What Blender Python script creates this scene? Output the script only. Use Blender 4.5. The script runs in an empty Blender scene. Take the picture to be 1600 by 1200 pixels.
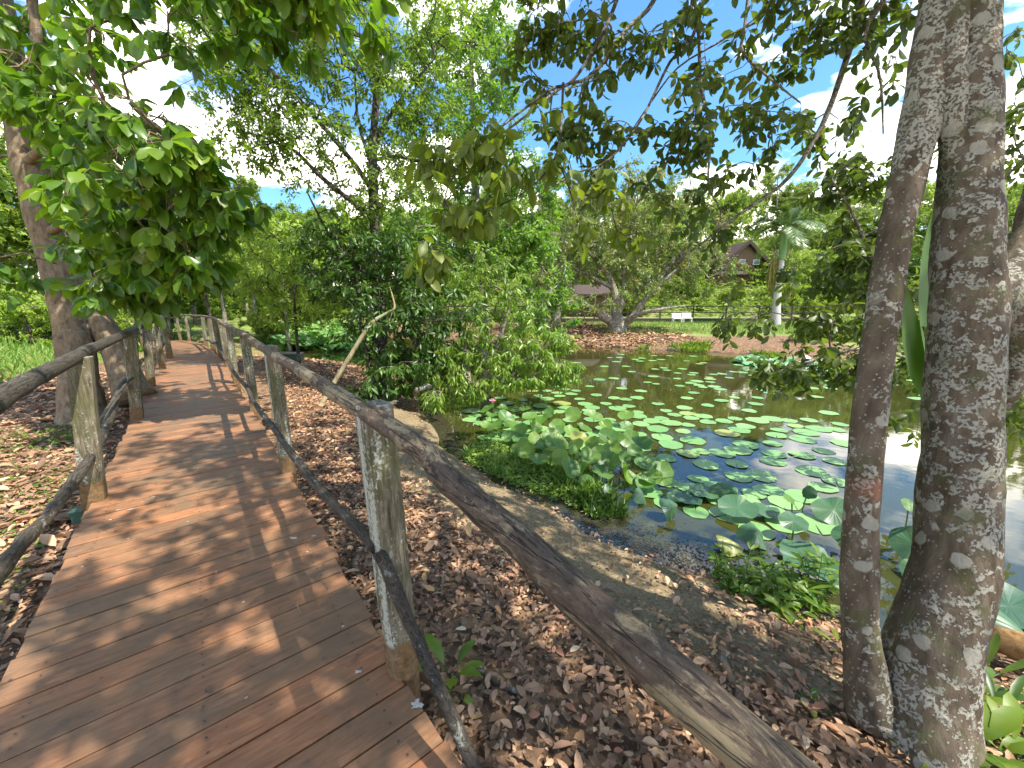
import bpy, math, numpy as np
from mathutils import Vector, noise as mnoise

SC = bpy.context.scene
# ------------------------------------------------------------------ camera, sky, sun, exposure
F_PX, PITCH, CAM_Z = 620.0, math.radians(12.02), 1.5
cam_d = bpy.data.cameras.new("camera"); cam = bpy.data.objects.new("camera", cam_d)
SC.collection.objects.link(cam); SC.camera = cam
cam.location = (0, 0, CAM_Z); cam.rotation_euler = (math.radians(90) - PITCH, 0, 0)
cam_d.sensor_width = 36; cam_d.lens = 36 * F_PX / 1600; cam_d.clip_start = 0.02; cam_d.clip_end = 2000
SUN_EL, SUN_AZ = math.radians(60), math.radians(112)      # azimuth clockwise from +Y (the viewing direction)
sl = bpy.data.lights.new("sun", 'SUN'); sl.energy = 3.9; sl.angle = math.radians(0.6); sl.color = (1.0, 0.94, 0.83)
sun = bpy.data.objects.new("sun", sl); SC.collection.objects.link(sun)
sdir = Vector((math.sin(SUN_AZ) * math.cos(SUN_EL), math.cos(SUN_AZ) * math.cos(SUN_EL), math.sin(SUN_EL)))
sun.rotation_euler = sdir.to_track_quat('Z', 'Y').to_euler(); sun.location = sdir * 50
SC.view_settings.view_transform = 'Standard'; SC.view_settings.look = 'None'
SC.view_settings.gamma = 1; SC.view_settings.exposure = 1.5
SC.cycles.max_bounces = 7; SC.cycles.diffuse_bounces = 4; SC.cycles.glossy_bounces = 3
SC.cycles.transmission_bounces = 4; SC.cycles.caustics_reflective = False; SC.cycles.caustics_refractive = False
SC.cycles.use_denoising = True

class N:                                                    # tiny node-tree helper
    def __init__(s, tree): s.t = tree; tree.nodes.clear()
    def n(s, typ, ins=None, **kw):
        nd = s.t.nodes.new(typ)
        for k, v in kw.items(): setattr(nd, k, v)
        for k, v in (ins or {}).items():
            sock = nd.inputs[k]
            if isinstance(v, bpy.types.NodeSocket): s.t.links.new(v, sock)
            else: sock.default_value = v
        return nd
    def ramp(s, fac, stops, interp='LINEAR'):
        r = s.t.nodes.new('ShaderNodeValToRGB'); cr = r.color_ramp; cr.interpolation = interp
        while len(cr.elements) < len(stops): cr.elements.new(0.5)
        for e, (p, c) in zip(cr.elements, stops):
            e.position = p; e.color = c if len(c) == 4 else (*c, 1)
        s.t.links.new(fac, r.inputs[0]); return r.outputs[0]
    def mix(s, f, a, b, mode='MIX'):
        m = s.t.nodes.new('ShaderNodeMix'); m.data_type = 'RGBA'; m.blend_type = mode
        for i, v in ((0, f), (6, a), (7, b)):
            if isinstance(v, bpy.types.NodeSocket): s.t.links.new(v, m.inputs[i])
            elif i: m.inputs[i].default_value = (*v, 1) if len(v) == 3 else v
            else: m.inputs[i].default_value = v
        return m.outputs[2]
    def math(s, op, a, b=0.0, clamp=False):
        m = s.t.nodes.new('ShaderNodeMath'); m.operation = op; m.use_clamp = clamp
        for i, v in ((0, a), (1, b)):
            if isinstance(v, bpy.types.NodeSocket): s.t.links.new(v, m.inputs[i])
            else: m.inputs[i].default_value = v
        return m.outputs[0]
    def noise(s, vec, scale, detail=4, rough=0.55, dist=0.0):
        return s.n('ShaderNodeTexNoise', {'Vector': vec, 'Scale': scale, 'Detail': detail, 'Roughness': rough, 'Distortion': dist})
    def bump(s, h, strength=0.5, dist=0.01, nrm=None):
        b = s.n('ShaderNodeBump', {'Height': h, 'Strength': strength, 'Distance': dist})
        if nrm: s.t.links.new(nrm, b.inputs['Normal'])
        return b.outputs[0]

w = bpy.data.worlds.new("World"); SC.world = w; w.use_nodes = True
k = N(w.node_tree)
sky = k.n('ShaderNodeTexSky', sky_type='NISHITA'); sky.sun_disc = False
sky.sun_elevation = SUN_EL; sky.sun_rotation = SUN_AZ; sky.air_density = 1.2; sky.ozone_density = 1.8; sky.dust_density = 0.3
tc = k.n('ShaderNodeTexCoord').outputs['Generated']
sx = k.n('ShaderNodeSeparateXYZ', {0: tc})
zz = k.math('ADD', k.math('MAXIMUM', sx.outputs[2], 0.0), 0.16)
cv = k.n('ShaderNodeCombineXYZ', {0: k.math('DIVIDE', sx.outputs[0], zz), 1: k.math('DIVIDE', sx.outputs[1], zz), 2: 57.7})
n1 = k.noise(cv.outputs[0], 0.85, 8, 0.56, 0.25).outputs[0]
n2 = k.noise(cv.outputs[0], 3.1, 5, 0.6).outputs[0]
cover = k.ramp(k.math('SUBTRACT', k.math('ADD', k.math('MULTIPLY', n1, 0.8), k.math('MULTIPLY', n2, 0.2)), k.math('SUBTRACT', k.math('MULTIPLY', k.math('SUBTRACT', sx.outputs[2], 0.32), 0.15), k.math('MULTIPLY', sx.outputs[0], 0.0))), [(0.0, (0, 0, 0)), (0.485, (0, 0, 0)), (0.565, (1, 1, 1)), (1, (1, 1, 1))])
ccol = k.ramp(n2, [(0.3, (8.0, 7.5, 7.0)), (0.6, (13.0, 11.9, 10.4))])
skc = k.mix(1.0, sky.outputs[0], (0.34, 0.54, 0.68), 'MULTIPLY')
col = k.mix(cover, skc, ccol)
bg = k.n('ShaderNodeBackground', {'Color': col, 'Strength': 0.15})
k.n('ShaderNodeOutputWorld', {'Surface': bg.outputs[0]})

# ------------------------------------------------------------------ pixel <-> world survey helpers (the plan was surveyed from the photo)
CP, SP = math.cos(PITCH), math.sin(PITCH)
def ray(px, py):
    u, v = (px - 800) / F_PX, -(py - 600) / F_PX
    return np.array([u, CP + v * SP, v * CP - SP])
def W(px, py, t): return np.array([0, 0, CAM_Z]) + ray(px, py) * t
def G(px, py, z=0.0):
    d = ray(px, py); return np.array([0, 0, CAM_Z]) + d * ((z - CAM_Z) / d[2])
rng = np.random.default_rng(7)

# ------------------------------------------------------------------ object helpers
COL = SC.collection
def props(o, label=None, cat=None, group=None, kind=None):
    if label: o['label'] = label
    if cat: o['category'] = cat
    if group: o['group'] = group
    if kind: o['kind'] = kind
    return o
def thing(name, loc, label, cat, group=None):
    o = bpy.data.objects.new(name, None); COL.objects.link(o); o.location = tuple(float(a) for a in loc); o.empty_display_size = 0.2
    return props(o, label, cat, group)
def meshdata(name, V, faces, mat, attrs=None, smooth=False):
    """V (n,3); faces: list of (m,k) int arrays (any k)"""
    me = bpy.data.meshes.new(name)
    V = np.asarray(V, np.float32)
    if isinstance(faces, np.ndarray): faces = [faces]
    faces = [np.asarray(f, np.int32) for f in faces if len(f)]
    loops = np.concatenate([f.ravel() for f in faces]); tot = np.concatenate([np.full(len(f), f.shape[1], np.int32) for f in faces])
    me.vertices.add(len(V)); me.vertices.foreach_set('co', V.ravel())
    me.loops.add(len(loops)); me.loops.foreach_set('vertex_index', loops)
    me.polygons.add(len(tot)); me.polygons.foreach_set('loop_start', np.concatenate([[0], np.cumsum(tot)[:-1]]).astype(np.int32))
    me.polygons.foreach_set('use_smooth', np.full(len(tot), bool(smooth)))
    for a, d in (attrs or {}).items():
        at = me.attributes.new(a, 'FLOAT', 'POINT'); at.data.foreach_set('value', np.asarray(d, np.float32))
    me.update(calc_edges=True); me.validate()
    if mat: me.materials.append(mat)
    return me
def mk(name, V, faces, mat, parent=None, attrs=None, smooth=False, origin=None):
    V = np.asarray(V, float)
    if parent is not None: V = V - np.array(parent_loc(parent))
    elif origin is not None: V = V - np.asarray(origin, float)
    o = bpy.data.objects.new(name, meshdata(name, V, faces, mat, attrs, smooth)); COL.objects.link(o)
    if parent is not None: o.parent = parent
    elif origin is not None: o.location = tuple(float(a) for a in origin)
    return o
def parent_loc(p):
    l = np.array(p.location)
    while p.parent: p = p.parent; l = l + np.array(p.location)
    return l
class MB:                                                   # mesh builder (collects pieces of ONE object)
    def __init__(s): s.V = []; s.F = {}; s.n = 0; s.A = []
    def add(s, V, faces, rnd=0.5):
        V = np.asarray(V, float); 
        for f in (faces if isinstance(faces, list) else [faces]):
            f = np.asarray(f); s.F.setdefault(f.shape[1], []).append(f + s.n)
        s.V.append(V); s.n += len(V); s.A.append(np.broadcast_to(np.asarray(rnd, float), (len(V),)))
    def build(s, name, mat, parent=None, smooth=False, origin=None, extra=None):
        V = np.concatenate(s.V); A = {'rnd': np.concatenate(s.A)}
        if extra: A.update(extra)
        return mk(name, V, [np.concatenate(v) for v in s.F.values()], mat, parent, A, smooth, origin)
BOXF = np.array([[0, 3, 2, 1], [4, 5, 6, 7], [0, 1, 5, 4], [1, 2, 6, 5], [2, 3, 7, 6], [3, 0, 4, 7]])
def boxv(c, ax, ay, az, lo=0):                               # box with half-vectors
    c, ax, ay, az = map(lambda a: np.asarray(a, float), (c, ax, ay, az))
    return np.array([c + sx * ax + sy * ay + sz * az for sz in (-1, 1) for sx, sy in ((-1, -1), (1, -1), (1, 1), (-1, 1))])
def unit(v): v = np.asarray(v, float); return v / (np.linalg.norm(v, axis=-1, keepdims=True) + 1e-9)
def resample(P, R, step):
    P = np.asarray(P, float); R = np.asarray(R, float)
    n = len(P); s = np.concatenate([[0], np.cumsum(np.linalg.norm(np.diff(P, axis=0), axis=1))])
    m = max(2, int(s[-1] / step) + 1); q = np.linspace(0, s[-1], m)
    if n > 2:                                                # Catmull-Rom
        out = []
        for x in q:
            i = min(n - 2, max(0, np.searchsorted(s, x) - 1)); t = (x - s[i]) / (s[i + 1] - s[i] + 1e-9)
            p0, p1, p2, p3 = P[max(i - 1, 0)], P[i], P[i + 1], P[min(i + 2, n - 1)]
            m1 = (p2 - p0) / 2; m2 = (p3 - p1) / 2
            out.append((2 * t**3 - 3 * t**2 + 1) * p1 + (t**3 - 2 * t**2 + t) * m1 + (-2 * t**3 + 3 * t**2) * p2 + (t**3 - t**2) * m2)
        Q = np.array(out)
    else: Q = P[0] + (P[1] - P[0]) * (q / s[-1])[:, None]
    return Q, np.interp(q, s, R)
def tube(P, R, sides=8, cap=True, lump=0.0, lf=3.0, seed=0.0, flat=None):
    P = np.asarray(P, float); n = len(P); R = np.broadcast_to(np.asarray(R, float), (n,))
    T = unit(np.gradient(P, axis=0)); a = np.array([0, 0, 1.0]) if abs(T[0][2]) < 0.9 else np.array([1.0, 0, 0])
    u = unit(np.cross(T[0], a)); V = np.empty((n, sides, 3)); th = np.arange(sides) * 2 * np.pi / sides
    for i in range(n):
        u = unit(u - T[i] * (u @ T[i])); v = np.cross(T[i], u)
        rr = np.full(sides, R[i])
        if lump:
            for j in range(sides):
                d = np.cos(th[j]) * u + np.sin(th[j]) * v; q = P[i] + d * R[i]
                rr[j] *= 1 + lump * (mnoise.noise(Vector(q * lf + seed)) + 0.5 * mnoise.noise(Vector(q * lf * 2.7 + seed)))
        V[i] = P[i] + rr[:, None] * (np.cos(th)[:, None] * u + np.sin(th)[:, None] * v)
    V = V.reshape(-1, 3); i, j = np.meshgrid(np.arange(n - 1), np.arange(sides), indexing='ij'); j2 = (j + 1) % sides
    F = np.stack([i * sides + j, i * sides + j2, (i + 1) * sides + j2, (i + 1) * sides + j], -1).reshape(-1, 4)
    faces = [F]
    if cap:
        V = np.concatenate([V, P[:1], P[-1:]]); c0, c1 = n * sides, n * sides + 1; j = np.arange(sides); j2 = (j + 1) % sides
        faces.append(np.concatenate([np.stack([j2, j, np.full(sides, c0)], 1), np.stack([(n - 1) * sides + j, (n - 1) * sides + j2, np.full(sides, c1)], 1)]))
    return V, faces

# ------------------------------------------------------------------ materials
def newmat(name):
    m = bpy.data.materials.new(name); m.use_nodes = True; return m, N(m.node_tree)
def out(k, sh): k.n('ShaderNodeOutputMaterial', {'Surface': sh})
def pbsdf(k, col, rough=0.7, nrm=None, spec=0.4, **kw):
    if 'IOR' in kw: pass
    b = k.n('ShaderNodeBsdfPrincipled')
    for nm, v in (('Base Color', col), ('Roughness', rough), ('Specular IOR Level', spec), *kw.items()):
        if isinstance(v, bpy.types.NodeSocket): k.t.links.new(v, b.inputs[nm])
        elif nm == 'Base Color': b.inputs[nm].default_value = (*v, 1)
        else: b.inputs[nm].default_value = v
    if nrm: k.t.links.new(nrm, b.inputs['Normal'])
    return b.outputs[0]
def geo_pos(k): return k.n('ShaderNodeNewGeometry').outputs['Position']
def attr(k, nm): return k.n('ShaderNodeAttribute', attribute_name=nm).outputs['Fac']
def leafmat(name, cols, trans=0.35, rough=0.42, tcol=1.6, spec=0.45):
    m, k = newmat(name); a = attr(k, 'rnd'); n = len(cols)
    c = k.ramp(a, [(i / (n - 1), cc) for i, cc in enumerate(cols)])
    b = pbsdf(k, c, rough, None, spec)
    tcn = k.mix(1.0, c, (tcol * 1.1, tcol * 1.15, tcol * 0.55), 'MULTIPLY')
    t = k.n('ShaderNodeBsdfTranslucent', {'Color': tcn})
    out(k, k.n('ShaderNodeMixShader', {0: trans, 1: b, 2: t.outputs[0]}).outputs[0]); return m
def barkmat(name, dark, mid, light, lichen=0.0, lcol=(0.42, 0.43, 0.38), ls=14.0, moss=0.0, stretch=0.25, bs=0.6, patch=False):
    m, k = newmat(name); p = geo_pos(k)
    mp = k.n('ShaderNodeMapping', {'Vector': p, 'Scale': (1, 1, stretch)}).outputs[0]
    f = k.noise(mp, 16, 7, 0.65, 0.4).outputs[0]
    c = k.ramp(f, [(0.3, dark), (0.5, mid), (0.72, light)])
    h = f
    big = k.noise(p, 3.2, 3, 0.6).outputs[0]
    if lichen > 0:
        nz = k.noise(p, 9, 5, 0.6)
        wv = k.n('ShaderNodeVectorMath', {0: p, 1: k.n('ShaderNodeVectorMath', {0: nz.outputs[1], 'Scale': 0.05}, operation='SCALE').outputs[0]}, operation='ADD').outputs[0]
        vo = k.n('ShaderNodeTexVoronoi', {'Vector': wv, 'Scale': ls})
        spot = k.math('ADD', k.math('SUBTRACT', k.n('ShaderNodeSeparateColor', {0: vo.outputs['Color']}).outputs[0], 0.5),
                      k.math('SUBTRACT', k.math('MULTIPLY', big, 1.6), 0.8 + vo_bias(lichen)))
        if patch: spot = k.math('SUBTRACT', k.math('ADD', spot, k.math('MULTIPLY', k.math('SUBTRACT', k.n('ShaderNodeSeparateXYZ', {0: p}).outputs[2], 1.3), 0.13)), k.math('MULTIPLY', k.math('SUBTRACT', 0.52, k.noise(p, 1.7, 3, 0.5).outputs[0]), 2.2))
        msk = k.math('MULTIPLY', k.ramp(spot, [(0.0, (0, 0, 0)), (0.05, (1, 1, 1))]),
                     k.ramp(k.noise(p, 75, 4, 0.6).outputs[0], [(0.40, (0, 0, 0)), (0.50, (1, 1, 1))]))
        if patch:
            v2 = k.n('ShaderNodeTexVoronoi', {'Vector': wv, 'Scale': 62.0}); s2 = k.math('MULTIPLY', k.ramp(v2.outputs['Distance'], [(0.26, (1, 1, 1)), (0.34, (0, 0, 0))]), k.ramp(k.n('ShaderNodeSeparateColor', {0: v2.outputs['Color']}).outputs[1], [(0.60, (0, 0, 0)), (0.62, (1, 1, 1))]))
            v3 = k.n('ShaderNodeTexVoronoi', {'Vector': wv, 'Scale': 11.0}); s3 = k.math('MULTIPLY', k.ramp(v3.outputs['Distance'], [(0.36, (1, 1, 1)), (0.42, (0, 0, 0))]), k.ramp(k.n('ShaderNodeSeparateColor', {0: v3.outputs['Color']}).outputs[2], [(0.80, (0, 0, 0)), (0.82, (1, 1, 1))]))
            msk = k.math('MAXIMUM', msk, k.math('MAXIMUM', k.math('MULTIPLY', s2, .9), k.math('MULTIPLY', s3, .85)))
        lc = k.mix(k.noise(p, 30, 4, 0.6).outputs[0], lcol, tuple(x * 0.68 for x in lcol))
        c = k.mix(msk, c, lc); h = k.math('ADD', h, k.math('MULTIPLY', msk, 0.35))
    if patch:
        rp_ = tuple(W(1355, 762, 1.80)); dd = k.n('ShaderNodeVectorMath', {0: wv, 1: tuple(a + .025 for a in rp_)}, operation='DISTANCE').outputs['Value']
        c = k.mix(k.math('MULTIPLY', k.ramp(dd, [(0.03, (1, 1, 1)), (0.075, (0, 0, 0))]), .45), c, (0.32, 0.12, 0.07))
    if moss > 0:
        mm = k.ramp(k.noise(p, 7, 5, 0.6).outputs[0], [(0.62 - moss * 0.2, (0, 0, 0)), (0.74 - moss * 0.2, (1, 1, 1))])
        c = k.mix(k.math('MULTIPLY', mm, 0.6), c, (0.075, 0.085, 0.03))
    out(k, pbsdf(k, c, 0.88, k.bump(k.math('ADD', h, k.math('MULTIPLY', big, 0.5)), bs, 0.015), 0.2)); return m
def vo_bias(l): return (0.5 - l) * 0.9
def plain(name, col, rough=0.7, ns=20, var=0.25, bumpv=0.15, spec=0.4):
    m, k = newmat(name); p = geo_pos(k); f = k.noise(p, ns, 5, 0.6).outputs[0]
    c = k.mix(f, tuple(x * (1 - var) for x in col), tuple(min(1, x * (1 + var)) for x in col))
    out(k, pbsdf(k, c, rough, k.bump(f, bumpv, 0.01), spec)); return m

M = {}
M['leaf_left'] = leafmat('leaf_left', [(0.05, 0.11, 0.010), (0.08, 0.165, 0.014), (0.125, 0.215, 0.018), (0.21, 0.28, 0.03)], 0.42, 0.36, 1.7)
M['leaf_mid'] = leafmat('leaf_mid', [(0.075, 0.135, 0.014), (0.125, 0.20, 0.018), (0.20, 0.27, 0.028)], 0.44, 0.45, 1.7)
M['leaf_dark'] = leafmat('leaf_dark', [(0.03, 0.075, 0.01), (0.05, 0.11, 0.014), (0.085, 0.16, 0.02)], 0.30, 0.4, 1.4)
M['leaf_bush'] = leafmat('leaf_bush', [(0.10, 0.19, 0.022), (0.16, 0.26, 0.03), (0.24, 0.33, 0.05)], 0.36, 0.38, 1.5)
M['leaf_over'] = leafmat('leaf_over', [(0.045, 0.072, 0.012), (0.075, 0.112, 0.018), (0.13, 0.165, 0.024)], 0.42, 0.45, 1.6)
M['leaf_bluegreen'] = leafmat('leaf_bluegreen', [(0.085, 0.17, 0.022), (0.13, 0.24, 0.028), (0.19, 0.31, 0.04)], 0.44, 0.45, 1.6)
M['leaf_light'] = leafmat('leaf_light', [(0.134, 0.224, 0.025), (0.213, 0.314, 0.034), (0.325, 0.392, 0.056)], 0.38, 0.5, 1.5)
M['leaf_far'] = leafmat('leaf_far', [(0.112, 0.190, 0.031), (0.190, 0.269, 0.045), (0.291, 0.347, 0.073)], 0.3, 0.55, 1.4)
M['leaf_rusty'] = leafmat('leaf_rusty', [(0.10, 0.19, 0.04), (0.15, 0.22, 0.05), (0.20, 0.24, 0.06), (0.26, 0.15, 0.06)], 0.3, 0.55, 1.4)
M['leaf_palm'] = leafmat('leaf_palm', [(0.06, 0.12, 0.03), (0.10, 0.17, 0.045), (0.15, 0.22, 0.07)], 0.2, 0.35, 1.3)
M['grass'] = leafmat('grass', [(0.08, 0.17, 0.02), (0.13, 0.24, 0.03), (0.22, 0.30, 0.06)], 0.3, 0.5, 1.4)
M['bark_right'] = barkmat('bark_right', (0.045, 0.033, 0.021), (0.105, 0.080, 0.055), (0.18, 0.145, 0.105), 0.44, (0.35, 0.335, 0.275), 30, 0.45, 0.4, 1.0, True)
M['bark_left'] = barkmat('bark_left', (0.085, 0.058, 0.036), (0.19, 0.135, 0.085), (0.27, 0.21, 0.15), 0.05, (0.30, 0.26, 0.2), 22, 0.25, 0.35, 1.0)
M['bark_dark'] = barkmat('bark_dark', (0.02, 0.016, 0.012), (0.05, 0.04, 0.03), (0.10, 0.085, 0.065), 0.2, (0.2, 0.2, 0.17), 20)
M['bark_grey'] = barkmat('bark_grey', (0.10, 0.085, 0.065), (0.20, 0.17, 0.13), (0.33, 0.29, 0.23), 0.2, (0.4, 0.4, 0.35), 12)
M['bark_tan'] = barkmat('bark_tan', (0.14, 0.11, 0.06), (0.26, 0.21, 0.12), (0.36, 0.31, 0.2), 0.1, (0.3, 0.36, 0.2), 12, 0.2)

def postmat(name, band=True):                               # weathered timber posts, lichen, earth-stained foot
    m, k = newmat(name); p = geo_pos(k)
    mp = k.n('ShaderNodeMapping', {'Vector': p, 'Scale': (1, 1, 0.09)}).outputs[0]
    g = k.noise(mp, 75, 6, 0.7, 0.3).outputs[0]
    c = k.ramp(g, [(0.3, (0.03, 0.024, 0.016)), (0.47, (0.13, 0.105, 0.07)), (0.7, (0.28, 0.25, 0.18))])
    mo = k.ramp(k.noise(p, 5, 5, 0.65).outputs[0], [(0.42, (0, 0, 0)), (0.6, (1, 1, 1))])
    c = k.mix(k.math('MULTIPLY', mo, 0.65), c, (0.075, 0.08, 0.028))
    nm = k.n('ShaderNodeNewGeometry').outputs['Normal']
    dp = k.n('ShaderNodeVectorMath', {0: nm, 1: (-0.8, -0.3, 0.0)}, operation='DOT_PRODUCT').outputs['Value']
    l1 = k.noise(mp, 22, 4, 0.6).outputs[0]; l2 = k.noise(p, 60, 5, 0.7).outputs[0]
    li = k.math('ADD', k.math('ADD', k.math('MULTIPLY', l1, 0.50), k.math('MULTIPLY', l2, 0.56)), k.math('MULTIPLY', dp, 0.07))
    lm = k.ramp(li, [(0.550, (0, 0, 0)), (0.63, (1, 1, 1))])
    c = k.mix(lm, c, (0.40, 0.42, 0.37))
    if band:
        zc = k.n('ShaderNodeSeparateXYZ', {0: k.n('ShaderNodeTexCoord').outputs['Object']}).outputs[2]
        zb = k.math('ADD', zc, k.math('MULTIPLY', k.math('SUBTRACT', k.noise(p, 14, 4).outputs[0], 0.5), 0.035))
        bm = k.ramp(zb, [(0.145, (.9, .9, .9)), (0.165, (0, 0, 0))])
        bc = k.ramp(k.noise(p, 35, 5, 0.65).outputs[0], [(0.3, (0.08, 0.05, 0.024)), (0.55, (0.17, 0.10, 0.045)), (0.75, (0.25, 0.17, 0.09))])
        c = k.mix(bm, c, bc)
    out(k, pbsdf(k, c, 0.85, k.bump(k.math('ADD', g, k.math('MULTIPLY', l2, 0.4)), 0.7, 0.008), 0.2)); return m
M['post'] = postmat('post')
def railmat(name, dark, mid, pale, pc=0.52, lowr=False):
    m, k = newmat(name); p = geo_pos(k)
    dv = (-0.613, 0.79, 0)
    al = k.n('ShaderNodeVectorMath', {0: p, 1: dv}, operation='DOT_PRODUCT').outputs['Value']
    ac = k.n('ShaderNodeVectorMath', {0: p, 1: (0.79, 0.613, 0)}, operation='DOT_PRODUCT').outputs['Value']
    zc = k.n('ShaderNodeSeparateXYZ', {0: p}).outputs[2]
    cv = k.n('ShaderNodeCombineXYZ', {0: k.math('MULTIPLY', al, 0.42), 1: ac, 2: zc}).outputs[0]
    g = k.noise(cv, 70, 8, 0.75, 0.6).outputs[0]
    c = k.ramp(g, [(0.3, dark), (0.5, mid), (0.72, tuple(x * 1.7 for x in mid))])
    n = k.noise(cv, 24, 8, 0.75, 0.5).outputs[0]; n3 = k.noise(p, 4, 4, 0.6).outputs[0]
    pm = k.ramp(k.math('ADD', k.math('MULTIPLY', n, 0.6), k.math('MULTIPLY', n3, 0.4)), [(pc, (0, 0, 0)), (pc + 0.05, (1, 1, 1))])
    c = k.mix(k.math('MULTIPLY', pm, 0.85), c, pale)
    ck = k.noise(k.n('ShaderNodeCombineXYZ', {0: k.math('MULTIPLY', al, 0.05), 1: ac, 2: zc}).outputs[0], 38, 3, 0.6, 0.3).outputs[0]
    ckm = k.ramp(k.math('ABSOLUTE', k.math('SUBTRACT', ck, 0.5)), [(0.006, (1, 1, 1)), (0.018, (0, 0, 0))])
    c = k.mix(k.math('MULTIPLY', ckm, 0.8), c, (0.012, 0.009, 0.008)); g = k.math('SUBTRACT', g, k.math('MULTIPLY', ckm, 0.8))
    sp = k.ramp(k.noise(p, 55, 4, 0.6).outputs[0], [(0.66, (0, 0, 0)), (0.7, (1, 1, 1))])
    c = k.mix(k.math('MULTIPLY', sp, 0.6), c, (0.34, 0.35, 0.29))
    out(k, pbsdf(k, c, 0.68, k.bump(k.math('ADD', g, k.math('MULTIPLY', n, 0.7)), 0.9, 0.012), 0.35)); return m
M['rail_right'] = railmat('rail_right', (0.030, 0.021, 0.015), (0.105, 0.074, 0.053), (0.34, 0.27, 0.16), 0.51)
M['rail_left'] = railmat('rail_left', (0.02, 0.018, 0.013), (0.06, 0.05, 0.036), (0.24, 0.25, 0.2), 0.575)
M['rail_low'] = railmat('rail_low', (0.018, 0.014, 0.011), (0.06, 0.048, 0.035), (0.30, 0.31, 0.26), 0.565)

def deckmat():
    m, k = newmat('deck_plank'); p = geo_pos(k); r = attr(k, 'rnd')
    al = k.n('ShaderNodeVectorMath', {0: p, 1: (-0.613, 0.79, 0)}, operation='DOT_PRODUCT').outputs['Value']
    ac = k.n('ShaderNodeVectorMath', {0: p, 1: (0.79, 0.613, 0)}, operation='DOT_PRODUCT').outputs['Value']
    cv = k.n('ShaderNodeCombineXYZ', {0: al, 1: k.math('MULTIPLY', ac, 0.12), 2: k.math('MULTIPLY', r, 19)}).outputs[0]
    g = k.noise(cv, 55, 7, 0.7, 0.5).outputs[0]
    base = k.ramp(g, [(0.3, (0.165, 0.074, 0.034)), (0.5, (0.265, 0.128, 0.062)), (0.7, (0.345, 0.185, 0.100))])
    tint = k.ramp(r, [(0.0, (0.68, 0.74, 0.78)), (0.35, (1.0, 0.95, 0.92)), (0.7, (0.9, 0.95, 0.95)), (1.0, (1.25, 1.05, 0.92))])
    c = k.mix(1.0, base, tint, 'MULTIPLY')
    big = k.noise(p, 2.1, 5, 0.65, 0.6).outputs[0]
    c = k.mix(k.ramp(big, [(0.42, (0, 0, 0)), (0.60, (0.75, 0.75, 0.75))]), c, (0.135, 0.090, 0.052))
    st = k.ramp(k.noise(p, 9, 5, 0.6, 0.8).outputs[0], [(0.57, (0, 0, 0)), (0.70, (0.6, 0.6, 0.6))])
    c = k.mix(st, c, (0.085, 0.055, 0.038))
    sp = k.ramp(k.noise(p, 26, 3, 0.5).outputs[0], [(0.70, (0, 0, 0)), (0.74, (1, 1, 1))])
    c = k.mix(k.math('MULTIPLY', sp, 0.7), c, (0.03, 0.02, 0.02))
    vo = k.n('ShaderNodeTexVoronoi', {'Vector': p, 'Scale': 9.0}); 
    w1 = k.math('MULTIPLY', k.ramp(vo.outputs['Distance'], [(0.045, (1, 1, 1)), (0.07, (0, 0, 0))]),
                k.ramp(k.n('ShaderNodeSeparateColor', {0: vo.outputs['Color']}).outputs[0], [(0.72, (0, 0, 0)), (0.74, (1, 1, 1))]))
    c = k.mix(k.math('MULTIPLY', w1, 0.75), c, (0.50, 0.42, 0.30))
    sb = k.ramp(k.noise(p, 12, 5, 0.6).outputs[0], [(0.72, (0, 0, 0)), (0.76, (0.6, 0.6, 0.6))])
    c = k.mix(sb, c, (0.36, 0.26, 0.2))
    rg = k.ramp(big, [(0.35, (0.62, 0.62, 0.62)), (0.65, (0.5, 0.5, 0.5))])
    out(k, pbsdf(k, c, rg, k.bump(g, 0.35, 0.004), 0.35)); return m
M['deck'] = deckmat()
M['joist'] = plain('joist', (0.05, 0.035, 0.025), 0.9)
M['metal_early'] = plain('screw_steel', (0.06, 0.05, 0.045), 0.5)
M['dropping'] = plain('dropping', (0.40, 0.38, 0.33), 0.8, 60, 0.3)

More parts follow.
